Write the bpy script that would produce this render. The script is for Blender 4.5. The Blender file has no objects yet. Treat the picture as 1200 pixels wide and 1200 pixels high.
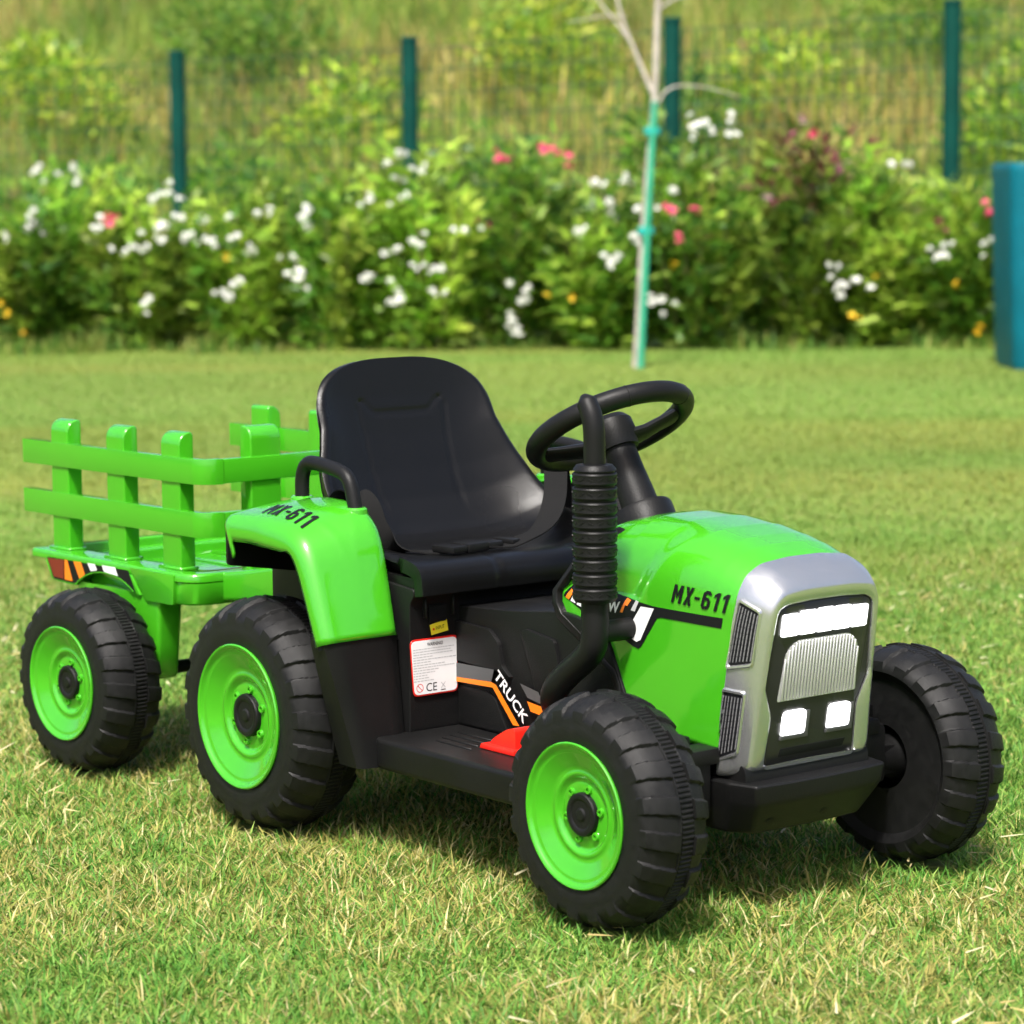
import bpy, bmesh, math, random
import numpy as np
from mathutils import Vector, Matrix
from mathutils.bvhtree import BVHTree
from mathutils.geometry import tessellate_polygon

random.seed(7)
RNG = np.random.default_rng(11)
sc = bpy.context.scene
COL = sc.collection

# ------------------------------------------------------------------ camera, world, sun, exposure
CAM = Vector((2.3463, -1.7567, 0.6654))
YAW, PITCH, ROLL = 2.4682, 0.1192, -0.007
fw = Vector((math.cos(YAW) * math.cos(PITCH), math.sin(YAW) * math.cos(PITCH), -math.sin(PITCH)))
rt = Vector((math.sin(YAW), -math.cos(YAW), 0))
up = rt.cross(fw)
rt2 = rt * math.cos(ROLL) + up * math.sin(ROLL)
up2 = up * math.cos(ROLL) - rt * math.sin(ROLL)
cd = bpy.data.cameras.new('camera')
cd.lens = 3178.0 / 1200.0 * 36.0
cd.sensor_width = 36.0
cd.clip_start = 0.05
cd.clip_end = 500
cd.dof.use_dof = True
cd.dof.focus_distance = 2.66
cd.dof.aperture_fstop = 8.6
cam = bpy.data.objects.new('camera', cd)
COL.objects.link(cam)
cam.matrix_world = Matrix(((rt2.x, up2.x, -fw.x, CAM.x), (rt2.y, up2.y, -fw.y, CAM.y), (rt2.z, up2.z, -fw.z, CAM.z), (0, 0, 0, 1)))
sc.camera = cam

SUN_DIR = Vector((0.46, -0.62, 1.30)).normalized()          # towards the sun
el = math.asin(SUN_DIR.z)
w = bpy.data.worlds.new('World')
sc.world = w
w.use_nodes = True
nt = w.node_tree
bg = nt.nodes['Background']
sky = nt.nodes.new('ShaderNodeTexSky')
sky.sky_type = 'NISHITA'
sky.sun_disc = False
sky.sun_elevation = el
sky.sun_rotation = math.atan2(SUN_DIR.x, SUN_DIR.y)
sky.air_density = 0.7
sky.dust_density = 5.0
sky.ozone_density = 0.5
nt.links.new(sky.outputs[0], bg.inputs[0])
bg.inputs[1].default_value = 0.12
sd = bpy.data.lights.new('sun', 'SUN')
sd.energy = 3.3
sd.angle = math.radians(9)
sd.color = (1.0, 0.975, 0.93)
sun = bpy.data.objects.new('sun', sd)
COL.objects.link(sun)
sun.rotation_euler = (-SUN_DIR).to_track_quat('-Z', 'Y').to_euler()
sun.location = (0, 0, 6)
sc.view_settings.view_transform = 'Standard'
sc.view_settings.look = 'None'
sc.view_settings.gamma = 1
sc.view_settings.use_curve_mapping = False
sc.view_settings.exposure = 1.0
try:
    sc.cycles.use_denoising = True
    sc.cycles.max_bounces = 5
    sc.cycles.diffuse_bounces = 2
    sc.cycles.glossy_bounces = 3
    sc.cycles.transmission_bounces = 2
    sc.cycles.use_adaptive_sampling = True
    sc.cycles.adaptive_threshold = 0.035
except Exception:
    pass

# ------------------------------------------------------------------ materials
def mat(name, base, rough=0.4, metal=0.0, coat=0.0, bump=0.0, bscale=300, var=0.0, vscale=6, emis=None, estr=0, rvar=0.0, spec=0.5):
    m = bpy.data.materials.new(name)
    m.use_nodes = True
    t = m.node_tree
    b = t.nodes['Principled BSDF']
    b.inputs['Base Color'].default_value = (*base, 1)
    b.inputs['Roughness'].default_value = rough
    b.inputs['Metallic'].default_value = metal
    b.inputs['Coat Weight'].default_value = coat
    b.inputs['Coat Roughness'].default_value = 0.08
    b.inputs['Specular IOR Level'].default_value = spec
    tc = t.nodes.new('ShaderNodeTexCoord')
    if var or rvar:
        n = t.nodes.new('ShaderNodeTexNoise')
        n.inputs['Scale'].default_value = vscale
        n.inputs['Detail'].default_value = 6
        t.links.new(tc.outputs['Object'], n.inputs['Vector'])
        if var:
            r = t.nodes.new('ShaderNodeMapRange')
            r.inputs[1].default_value = 0.3
            r.inputs[2].default_value = 0.7
            r.inputs[3].default_value = 1 - var
            r.inputs[4].default_value = 1 + var
            t.links.new(n.outputs[0], r.inputs[0])
            mx = t.nodes.new('ShaderNodeVectorMath')
            mx.operation = 'SCALE'
            mx.inputs[0].default_value = base
            t.links.new(r.outputs[0], mx.inputs['Scale'])
            t.links.new(mx.outputs[0], b.inputs['Base Color'])
        if rvar:
            r = t.nodes.new('ShaderNodeMapRange')
            r.inputs[1].default_value = 0.3
            r.inputs[2].default_value = 0.7
            r.inputs[3].default_value = max(0.02, rough - rvar)
            r.inputs[4].default_value = min(1, rough + rvar)
            t.links.new(n.outputs[0], r.inputs[0])
            t.links.new(r.outputs[0], b.inputs['Roughness'])
    if bump:
        n2 = t.nodes.new('ShaderNodeTexNoise')
        n2.inputs['Scale'].default_value = bscale
        n2.inputs['Detail'].default_value = 3
        t.links.new(tc.outputs['Object'], n2.inputs['Vector'])
        bp = t.nodes.new('ShaderNodeBump')
        bp.inputs['Strength'].default_value = bump
        bp.inputs['Distance'].default_value = 0.001
        t.links.new(n2.outputs[0], bp.inputs['Height'])
        t.links.new(bp.outputs[0], b.inputs['Normal'])
    if emis:
        b.inputs['Emission Color'].default_value = (*emis, 1)
        b.inputs['Emission Strength'].default_value = estr
    return m

M = {}
M['green'] = mat('green_plastic', (0.047, 0.335, 0.010), 0.15, coat=0.8, bump=0.03, bscale=60, var=0.04, rvar=0.05)
M['black'] = mat('black_plastic', (0.0075, 0.0075, 0.0075), 0.42, bump=0.25, bscale=700, rvar=0.08, var=0.15, vscale=12, spec=0.2)
M['tyre'] = mat('tyre_plastic', (0.0085, 0.0085, 0.0085), 0.46, bump=0.25, bscale=500, rvar=0.08, var=0.2, vscale=14, spec=0.22)
M['seat'] = mat('seat_plastic', (0.0045, 0.0045, 0.0045), 0.31, bump=0.3, bscale=900, rvar=0.05, spec=0.28)
M['silver'] = mat('silver_paint', (0.58, 0.585, 0.59), 0.26, metal=0.85, coat=0.3, bump=0.06, bscale=600)
M['panel'] = mat('fascia_black', (0.016, 0.016, 0.017), 0.28, bump=0.1, bscale=500)
M['lens'] = mat('lamp_lens', (0.9, 0.9, 0.9), 0.15, emis=(1, 1, 1), estr=2.2)
M['grille'] = mat('grille_chrome', (0.62, 0.62, 0.62), 0.3, metal=0.5)
M['ink'] = mat('black_ink', (0.006, 0.006, 0.007), 0.5, spec=0.2)
M['white'] = mat('white_vinyl', (0.78, 0.78, 0.78), 0.35, var=0.03, vscale=40)
M['grey'] = mat('grey_vinyl', (0.07, 0.07, 0.072), 0.4)
M['lightgrey'] = mat('light_grey_vinyl', (0.45, 0.45, 0.46), 0.4)
M['slat'] = mat('vent_slat', (0.16, 0.16, 0.165), 0.4)
M['orange'] = mat('orange_vinyl', (0.85, 0.20, 0.01), 0.35)
M['red'] = mat('red_plastic', (0.72, 0.018, 0.01), 0.3, coat=0.2, bump=0.05)
M['darkred'] = mat('dark_red_vinyl', (0.16, 0.012, 0.01), 0.35)
M['yellow'] = mat('yellow_vinyl', (0.85, 0.72, 0.03), 0.4)
M['steel'] = mat('bolt_steel', (0.6, 0.6, 0.6), 0.25, metal=1.0)
M['web'] = mat('belt_webbing', (0.011, 0.011, 0.011), 0.8, bump=0.6, bscale=1500, spec=0.08)

# ------------------------------------------------------------------ mesh helpers
def finish(me, smooth=True, angle=35):
    if smooth:
        me.polygons.foreach_set('use_smooth', np.ones(len(me.polygons), dtype=bool))
        me.set_sharp_from_angle(angle=math.radians(angle))

def add(name, me, material, parent=None, **props):
    o = bpy.data.objects.new(name, me)
    COL.objects.link(o)
    if material is not None and len(me.materials) == 0:
        me.materials.append(material)
    o.parent = parent
    for k, v in props.items():
        o[k] = v
    return o

def mesh_pd(name, V, F, smooth=True, angle=35):
    me = bpy.data.meshes.new(name)
    me.from_pydata([tuple(v) for v in V], [], F)
    me.update()
    finish(me, smooth, angle)
    return me

def mesh_bm(name, bm, smooth=True, angle=35, normals=True):
    if normals:
        bmesh.ops.recalc_face_normals(bm, faces=bm.faces)
    me = bpy.data.meshes.new(name)
    bm.to_mesh(me)
    bm.free()
    finish(me, smooth, angle)
    return me

def grid_faces(nr, nc, wrap=False):
    F = []
    for i in range(nr - 1):
        for j in range(nc if wrap else nc - 1):
            k = (j + 1) % nc
            F.append((i * nc + j, i * nc + k, (i + 1) * nc + k, (i + 1) * nc + j))
    return F

def loft(name, rings, cap=True, angle=35, wrap=True):
    n = len(rings[0])
    V = [v for r in rings for v in r]
    F = grid_faces(len(rings), n, wrap)
    if cap:
        F.append(tuple(range(n))[::-1])
        F.append(tuple((len(rings) - 1) * n + j for j in range(n)))
    bm = bmesh.new()
    bv = [bm.verts.new(v) for v in V]
    for f in F:
        try:
            bm.faces.new([bv[i] for i in f])
        except ValueError:
            pass
    return mesh_bm(name, bm, True, angle)

def bm_box(bm, c, s, bevel=0.0, seg=2, rot=None):
    r = bmesh.ops.create_cube(bm, size=1.0)
    vs = r['verts']
    mt = Matrix.Translation(c) @ (rot.to_4x4() if rot else Matrix.Identity(4)) @ Matrix.Diagonal((*s, 1))
    bmesh.ops.transform(bm, matrix=mt, verts=vs)
    if bevel:
        es = list({e for v in vs for e in v.link_edges})
        bmesh.ops.bevel(bm, geom=es, offset=bevel, segments=seg, affect='EDGES', profile=0.6)

def box(name, c, s, bevel=0.002, seg=2, rot=None):
    bm = bmesh.new()
    bm_box(bm, c, s, bevel, seg, rot)
    return mesh_bm(name, bm, True, 40)

def prism_bm(bm, poly, fn, d0, d1, bevel=0.0, seg=2):
    """poly: 2-D outline; fn(u, v, d) -> 3-D point; extruded from d0 to d1."""
    a = [bm.verts.new(fn(u, v, d0)) for u, v in poly]
    b = [bm.verts.new(fn(u, v, d1)) for u, v in poly]
    n = len(poly)
    fs = [bm.faces.new(a), bm.faces.new(b[::-1])]
    for i in range(n):
        fs.append(bm.faces.new((a[i], a[(i + 1) % n], b[(i + 1) % n], b[i])))
    bmesh.ops.recalc_face_normals(bm, faces=fs)
    if bevel:
        es = list({e for f in fs for e in f.edges})
        es = [e for e in es if e.calc_face_angle(0) > math.radians(25)]
        bmesh.ops.bevel(bm, geom=es, offset=bevel, segments=seg, affect='EDGES', profile=0.6, clamp_overlap=True)

def prism(name, poly, fn, d0, d1, bevel=0.002, seg=2, angle=40):
    bm = bmesh.new()
    prism_bm(bm, poly, fn, d0, d1, bevel, seg)
    return mesh_bm(name, bm, True, angle)

XZ = lambda u, v, d: (u, d, v)
XY = lambda u, v, d: (u, v, d)
YZ = lambda u, v, d: (d, u, v)

def round_poly(poly, r, n=5):
    out = []
    N = len(poly)
    for i in range(N):
        p0, p1, p2 = Vector(poly[i - 1]), Vector(poly[i]), Vector(poly[(i + 1) % N])
        rr = r[i] if isinstance(r, (list, tuple)) else r
        a, b = (p0 - p1), (p2 - p1)
        k = min(rr, a.length * 0.48, b.length * 0.48)
        if k < 1e-6:
            out.append(tuple(p1))
            continue
        s, e = p1 + a.normalized() * k, p1 + b.normalized() * k
        for j in range(n + 1):
            t = j / n
            q = s * (1 - t) ** 2 + p1 * 2 * t * (1 - t) + e * t * t
            out.append((q.x, q.y))
    return out

def catmull(pts, sub=6):
    P = [np.array(p, float) for p in pts]
    P = [2 * P[0] - P[1]] + P + [2 * P[-1] - P[-2]]
    out = []
    for i in range(1, len(P) - 2):
        for j in range(sub):
            t = j / sub
            a, b, c, d = P[i - 1], P[i], P[i + 1], P[i + 2]
            out.append(0.5 * ((2 * b) + (c - a) * t + (2 * a - 5 * b + 4 * c - d) * t * t + (3 * b - a - 3 * c + d) * t ** 3))
    out.append(P[-2])
    return out

def tube(name, pts, r, seg=16, sub=6, cap=True, smooth=True, flat=1.0):
    path = catmull(pts, sub) if sub > 1 else [np.array(p, float) for p in pts]
    n = len(path)
    rs = r if hasattr(r, '__len__') else [r] * len(pts)
    rr = np.interp(np.linspace(0, len(rs) - 1, n), range(len(rs)), rs)
    rings = []
    ref = None
    for i, p in enumerate(path):
        d = path[min(i + 1, n - 1)] - path[max(i - 1, 0)]
        d = d / (np.linalg.norm(d) + 1e-12)
        if ref is None:
            ref = np.array((0, 1, 0)) if abs(d[1]) < 0.9 else np.array((1, 0, 0))
        a = np.cross(d, ref)
        a /= np.linalg.norm(a)
        b = np.cross(a, d)
        ref = b
        rings.append([tuple(p + rr[i] * (math.cos(t) * a * flat + math.sin(t) * b)) for t in np.linspace(0, 2 * math.pi, seg, endpoint=False)])
    return loft(name, rings, cap)

def lathe(name, prof, seg=64, origin=(0, 0, 0), axis=(0, 0, 1), e1=None, angle=30, cap=True):
    """prof: list of (radius, height along axis)."""
    ax = Vector(axis).normalized()
    u = Vector(e1) if e1 else (Vector((1, 0, 0)) if abs(ax.x) < 0.8 else Vector((0, 1, 0)))
    u = (u - ax * u.dot(ax)).normalized()
    v = ax.cross(u)
    o = Vector(origin)
    rings = [[tuple(o + ax * h + (u * math.cos(t) + v * math.sin(t)) * r) for t in np.linspace(0, 2 * math.pi, seg, endpoint=False)] for r, h in prof]
    return loft(name, rings, cap, angle)

# text and decals -----------------------------------------------------------
def text_2d(s, bold=0.0):
    cu = bpy.data.curves.new('lettering', 'FONT')
    cu.body = s
    cu.size = 1.0
    cu.offset = bold
    cu.resolution_u = 3
    o = bpy.data.objects.new('lettering', cu)
    COL.objects.link(o)
    bpy.context.view_layer.update()
    me = o.evaluated_get(bpy.context.evaluated_depsgraph_get()).to_mesh()
    V = [(v.co.x, v.co.y) for v in me.vertices]
    F = [tuple(p.vertices) for p in me.polygons]
    o.evaluated_get(bpy.context.evaluated_depsgraph_get()).to_mesh_clear()
    bpy.data.objects.remove(o)
    bpy.data.curves.remove(cu)
    V = np.array(V)
    V -= V.min(0)
    return V / V.max(0), F                       # normalised to the unit square

def stroke(pts, t):
    """polyline -> adjoining quads of half-thickness t (mitred)."""
    P_ = [Vector(p) for p in pts]
    L_ = []
    for i, p in enumerate(P_):
        d0 = (p - P_[i - 1]).normalized() if i else (P_[1] - p).normalized()
        d1 = (P_[i + 1] - p).normalized() if i < len(P_) - 1 else d0
        n0, n1 = Vector((-d0.y, d0.x)), Vector((-d1.y, d1.x))
        m_ = (n0 + n1).normalized()
        m_ *= t / max(0.5, m_.dot(n0))
        L_.append((p + m_, p - m_))
    return [[tuple(L_[i][0]), tuple(L_[i][1]), tuple(L_[i + 1][1]), tuple(L_[i + 1][0])] for i in range(len(P_) - 1)]
def model_glyphs(t=0.085):
    """MX-611 in a narrow square-cornered lettering, unit height; returns polygons and total width."""
    W_ = 0.52
    out, x = [], 0.0
    def put(polys, adv):
        nonlocal x
        out.extend([[(u + x, v) for u, v in p] for p in polys])
        x += adv
    b = 2 * t
    put([[(0, 0), (0, 1), (b * 1.1, 1), (0.31, 0.52), (0.62 - b * 1.1, 1), (0.62, 1), (0.62, 0), (0.62 - b, 0), (0.62 - b, 0.64), (0.31, 0.22), (b, 0.64), (b, 0)]], 0.62 + 0.15)
    c = b * 1.15
    put([[(0, 0), (0.26 - c * 0.45, 0.5), (0, 1), (c, 1), (0.26, 0.66), (0.52 - c, 1), (0.52, 1), (0.26 + c * 0.45, 0.5), (0.52, 0), (0.52 - c, 0), (0.26, 0.34), (c, 0)]], 0.52 + 0.13)
    put([[(0, 0.42), (0.34, 0.42), (0.34, 0.57), (0, 0.57)]], 0.34 + 0.15)
    k = 0.1
    put(stroke([(W_ - t, 0.80), (W_ - t, 1 - t - k), (W_ - t - k, 1 - t), (t + k, 1 - t), (t, 1 - t - k), (t, t + k), (t + k, t), (W_ - t - k, t), (W_ - t, t + k), (W_ - t, 0.56 - k), (W_ - t - k, 0.56), (b + 0.002, 0.56)], t), W_ + 0.17)
    one = [(0.16, 0), (0.16, 0.78), (0, 0.70), (0, 0.86), (0.18, 1), (0.16 + b, 1), (0.16 + b, 0)]
    put([one], 0.16 + b + 0.20)
    put([one], 0.16 + b)
    return [[(u / x, v) for u, v in p] for p in out]

def fill_2d(polys, step=0.004):
    bm = bmesh.new()
    for poly in polys:
        vs = [bm.verts.new((u, v, 0)) for u, v in poly]
        for tri in tessellate_polygon([[Vector((u, v, 0)) for u, v in poly]]):
            try:
                bm.faces.new([vs[i] for i in tri])
            except ValueError:
                pass
    for _ in range(7):
        es = [e for e in bm.edges if e.calc_length() > step]
        if not es or len(bm.faces) > 6000:
            break
        bmesh.ops.subdivide_edges(bm, edges=es, cuts=1)
        bmesh.ops.triangulate(bm, faces=[f for f in bm.faces if len(f.verts) > 3])
    bm.verts.index_update()
    V = np.array([(v.co.x, v.co.y) for v in bm.verts])
    F = [tuple(v.index for v in f.verts) for f in bm.faces]
    bm.free()
    return V, F

def bvh_of(*objs):
    V, F = [], []
    for o in objs:
        k = len(V)
        V += [tuple(v.co) for v in o.data.vertices]
        F += [tuple(i + k for i in p.vertices) for p in o.data.polygons]
    return BVHTree.FromPolygons(V, F)

def decal(name, V, F, fn, material, parent, bvh=None, d=None, off=0.0007, **props):
    """2-D decal mesh laid onto a surface: fn(u, v) gives a start point, d the direction in which the surface is met."""
    out = []
    for u, v in V:
        p = Vector(fn(u, v))
        if bvh is not None:
            hit, nrm, idx, dist = bvh.ray_cast(p, Vector(d))
            if hit is not None:
                if nrm.dot(Vector(d)) > 0:
                    nrm = -nrm
                p = hit + nrm * off
        out.append(tuple(p))
    me = mesh_pd(name, out, F, True, 40)
    return add(name, me, material, parent, **props)

def empty(name, loc=(0, 0, 0), parent=None, **props):
    o = bpy.data.objects.new(name, None)
    o.empty_display_size = 0.1
    COL.objects.link(o)
    o.location = loc
    o.parent = parent
    for k, v in props.items():
        o[k] = v
    return o

def dup(o, parent):
    c = o.copy()
    COL.objects.link(c)
    c.parent = parent
    for ch in list(o.children):
        dup(ch, c)
    return c

# ground frame of the garden: d metres in front of the camera, s metres to its right
FH = Vector((math.cos(YAW), math.sin(YAW), 0))
RH = Vector((math.sin(YAW), -math.cos(YAW), 0))
def garden(d, s, z=0.0):
    p = Vector((CAM.x, CAM.y, 0)) + FH * d + RH * s
    return Vector((p.x, p.y, z))

GZ = -0.006
def terrain(d, s):
    """height of the ground: flat lawn, then a rough bank behind the fence."""
    h = GZ
    if d > 12.6:
        t = (d - 12.6)
        h += 0.150 * t * min(1, t / 3.0) + 0.10 * math.sin(s * 0.7 + d * 0.35) * min(1, t / 4)
        h -= 0.03 * max(0, -s) * min(1, t / 10) * 0.5
    return h

# ------------------------------------------------------------------ ground
def noise_color_mat(name, c1, c2, c3, s1, s2, rough=0.9, bump=0.5, bscale=60):
    m = bpy.data.materials.new(name)
    m.use_nodes = True
    t = m.node_tree
    b = t.nodes['Principled BSDF']
    b.inputs['Roughness'].default_value = rough
    b.inputs['Specular IOR Level'].default_value = 0.1
    tc = t.nodes.new('ShaderNodeTexCoord')
    def noise(s, det):
        n = t.nodes.new('ShaderNodeTexNoise')
        n.inputs['Scale'].default_value = s
        n.inputs['Detail'].default_value = det
        t.links.new(tc.outputs['Object'], n.inputs['Vector'])
        return n
    n1, n2 = noise(s1, 5), noise(s2, 8)
    r = t.nodes.new('ShaderNodeValToRGB')
    r.color_ramp.elements[0].position = 0.36
    r.color_ramp.elements[1].position = 0.66
    r.color_ramp.elements[0].color = (*c1, 1)
    r.color_ramp.elements[1].color = (*c2, 1)
    t.links.new(n1.outputs[0], r.inputs[0])
    mx = t.nodes.new('ShaderNodeMix')
    mx.data_type = 'RGBA'
    mr = t.nodes.new('ShaderNodeMapRange')
    mr.inputs[1].default_value = 0.42
    mr.inputs[2].default_value = 0.68
    t.links.new(n2.outputs[0], mr.inputs[0])
    t.links.new(mr.outputs[0], mx.inputs[0])
    t.links.new(r.outputs[0], mx.inputs[6])
    mx.inputs[7].default_value = (*c3, 1)
    t.links.new(mx.outputs[2], b.inputs['Base Color'])
    n3 = noise(bscale, 6)
    bp = t.nodes.new('ShaderNodeBump')
    bp.inputs['Strength'].default_value = bump
    bp.inputs['Distance'].default_value = 0.02
    t.links.new(n3.outputs[0], bp.inputs['Height'])
    t.links.new(bp.outputs[0], b.inputs['Normal'])
    return m

M['soil'] = noise_color_mat('lawn_soil', (0.11, 0.19, 0.03), (0.15, 0.22, 0.045), (0.16, 0.18, 0.05), 1.6, 30)
M['bank'] = noise_color_mat('bank_ground', (0.11, 0.16, 0.03), (0.18, 0.18, 0.05), (0.07, 0.10, 0.02), 0.8, 5)

ds = np.concatenate([np.linspace(-30, 12.4, 12), np.linspace(12.8, 40, 50), np.linspace(45, 160, 8)])
ss = np.concatenate([np.linspace(-120, -14, 8), np.linspace(-12, 12, 61), np.linspace(14, 120, 8)])
lawn_ds = np.linspace(-60, 12.7, 10)
V = [garden(d, s, GZ) for d in lawn_ds for s in (-120, -40, 0, 40, 120)]
add('lawn', mesh_pd('lawn', V, [f[::-1] for f in grid_faces(len(lawn_ds), 5)]), M['soil'], kind='structure')
bds = np.concatenate([np.linspace(12.5, 44, 90), np.linspace(48, 200, 8)])
V = []
for d in bds:
    for s in ss:
        z = terrain(min(d, 44), s) - (0.004 if d < 12.7 else 0)
        V.append(garden(d, s, z))
add('hillside', mesh_pd('hillside', V, [f[::-1] for f in grid_faces(len(bds), len(ss))]), M['bank'], kind='structure')

# ------------------------------------------------------------------ grass blades
def leaf_mat(name, trans=0.3, rough=0.5, spec=0.3):
    m = bpy.data.materials.new(name)
    m.use_nodes = True
    t = m.node_tree
    b = t.nodes['Principled BSDF']
    out = t.nodes['Material Output']
    at = t.nodes.new('ShaderNodeAttribute')
    at.attribute_name = 'tint'
    b.inputs['Roughness'].default_value = rough
    b.inputs['Specular IOR Level'].default_value = spec
    t.links.new(at.outputs['Color'], b.inputs['Base Color'])
    tr = t.nodes.new('ShaderNodeBsdfTranslucent')
    t.links.new(at.outputs['Color'], tr.inputs['Color'])
    mx = t.nodes.new('ShaderNodeMixShader')
    mx.inputs[0].default_value = trans
    t.links.new(b.outputs[0], mx.inputs[1])
    t.links.new(tr.outputs[0], mx.inputs[2])
    t.links.new(mx.outputs[0], out.inputs['Surface'])
    return m
M['blade'] = leaf_mat('grass_blade', 0.35, 0.55, 0.25)
M['leaf'] = leaf_mat('shrub_leaf', 0.42, 0.42, 0.35)

def value_noise(x, y, scale, seed):
    r = np.random.default_rng(seed)
    T = r.random((64, 64))
    u, v = x * scale, y * scale
    i, j = np.floor(u).astype(int), np.floor(v).astype(int)
    a, b = u - i, v - j
    a, b = a * a * (3 - 2 * a), b * b * (3 - 2 * b)
    g = lambda p, q: T[p % 64, q % 64]
    return (g(i, j) * (1 - a) + g(i + 1, j) * a) * (1 - b) + (g(i, j + 1) * (1 - a) + g(i + 1, j + 1) * a) * b

def ribbon_cloud(name, base, direction, side, length, width, bend, tint, material, kind='stuff', parent=None):
    """many tapered two-piece blades in one mesh: base (n,3), unit direction, unit side vector, bend vector added to the tip."""
    n = len(base)
    mid = base + direction * (length * 0.55)[:, None] + bend * 0.25
    tip = base + direction * length[:, None] + bend
    w = (width * 0.5)[:, None]
    V = np.empty((n, 5, 3))
    V[:, 0] = base - side * w
    V[:, 1] = base + side * w
    V[:, 2] = mid + side * w * 0.85
    V[:, 3] = mid - side * w * 0.85
    V[:, 4] = tip
    me = bpy.data.meshes.new(name)
    me.vertices.add(n * 5)
    me.vertices.foreach_set('co', V.reshape(-1))
    k = np.arange(n)[:, None] * 5
    loops = np.concatenate([k + np.array([[0, 1, 2, 3]]), k + np.array([[3, 2, 4]])], 1).reshape(-1)
    me.loops.add(len(loops))
    me.loops.foreach_set('vertex_index', loops.astype(np.int32))
    me.polygons.add(n * 2)
    st = (np.arange(n)[:, None] * 7 + np.array([[0, 4]])).reshape(-1)
    me.polygons.foreach_set('loop_start', st.astype(np.int32))
    me.update(calc_edges=True)
    me.validate()
    a = me.attributes.new('tint', 'FLOAT_COLOR', 'POINT')
    c = np.ones((n, 5, 4))
    c[:, :, :3] = tint[:, None, :]
    a.data.foreach_set('color', c.reshape(-1))
    me.polygons.foreach_set('use_smooth', np.ones(n * 2, dtype=bool))
    o = add(name, me, material, parent)
    if kind:
        o['kind'] = kind
    return o

CAM2 = np.array((CAM.x, CAM.y))
FH2, RH2 = np.array((FH.x, FH.y)), np.array((RH.x, RH.y))
def palette(n, x, y, dry):
    """per-blade colour: greens, yellow greens and straw; dry in 0..1 raises the share of straw."""
    G = np.array([(0.066, 0.200, 0.024), (0.110, 0.270, 0.038), (0.160, 0.320, 0.050), (0.245, 0.365, 0.066)])
    S = np.array([(0.44, 0.38, 0.12), (0.38, 0.35, 0.10), (0.58, 0.52, 0.25), (0.32, 0.30, 0.08)])
    g = G[RNG.integers(0, 4, n)]
    s = S[RNG.integers(0, 4, n)]
    pick = (RNG.random(n) < dry)[:, None]
    return np.where(pick, s, g) * (0.75 + 0.5 * RNG.random((n, 1)))

def lawn_blades(d0, d1, dens, hmin, hmax, wmin, wmax, margin):
    k = 0.1888 * margin
    area = k * (d1 * d1 - d0 * d0) + 0.5 * (d1 - d0)
    n = int(area * dens)
    d = np.sqrt(RNG.random(n) * (d1 * d1 - d0 * d0) + d0 * d0)
    s = (RNG.random(n) * 2 - 1) * (d * k + 0.25)
    xy = CAM2 + FH2 * d[:, None] + RH2 * s[:, None]
    x, y = xy[:, 0], xy[:, 1]
    keep = np.ones(n, bool)
    for wx, wy, ww in WHEEL_SPOTS:                       # no blade grows through a tyre's contact patch
        keep &= ~((np.abs(x - wx) < 0.045) & (np.abs(y - wy) < ww))
    x, y, d = x[keep], y[keep], d[keep]
    n = len(x)
    patch = value_noise(x + 40, y + 40, 1.7, 3) * 0.6 + value_noise(x + 40, y + 40, 5.5, 4) * 0.4
    tuft = value_noise(x + 40, y + 40, 22, 5)
    dry = np.clip((patch - 0.40) * 1.5, 0.06, 0.52) * np.interp(d, [3.0, 5.5, 8], [1.0, 0.6, 0.5])
    h = (hmin + (hmax - hmin) * RNG.random(n) ** 1.3) * (0.65 + 0.7 * tuft)
    tall = RNG.random(n) < 0.012
    h = np.where(tall, h * 1.6, h)
    a = RNG.random(n) * 2 * math.pi
    lean = RNG.random(n) ** 0.7 * 1.15
    dirv = np.stack([np.cos(a) * np.sin(lean), np.sin(a) * np.sin(lean), np.cos(lean)], -1)
    b = a + math.pi / 2 + (RNG.random(n) - 0.5) * 1.5
    side = np.stack([np.cos(b), np.sin(b), np.zeros(n)], -1)
    bend = np.stack([np.cos(a), np.sin(a), -0.3 * np.ones(n)], -1) * (h * (0.15 + 0.5 * RNG.random(n)))[:, None]
    wd = wmin + (wmax - wmin) * RNG.random(n)
    base = np.stack([x, y, np.full(n, GZ - 0.001)], -1)
    far = np.interp(d, [3.2, 6.0], [0, 1])[:, None]                 # the back of the lawn is a paler, more even turf
    pal = palette(n, x, y, dry)
    yl = np.clip(value_noise(x * 0.78 - y * 0.62 + 60, x * 0.62 * 0.35 + y * 0.78 * 0.35 + 60, 2.2, 9) * 1.7 - 0.45, 0, 1)[:, None]
    even = (np.array((0.170, 0.285, 0.050)) * (1 - yl) + np.array((0.265, 0.290, 0.060)) * yl) * (0.82 + 0.36 * value_noise(x + 40, y + 40, 0.9, 8))[:, None] * (0.92 + 0.16 * RNG.random((n, 1)))
    pal = pal * (1 - 0.85 * far) + even * 0.85 * far
    return base, dirv, side, h, wd, bend, pal

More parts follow.
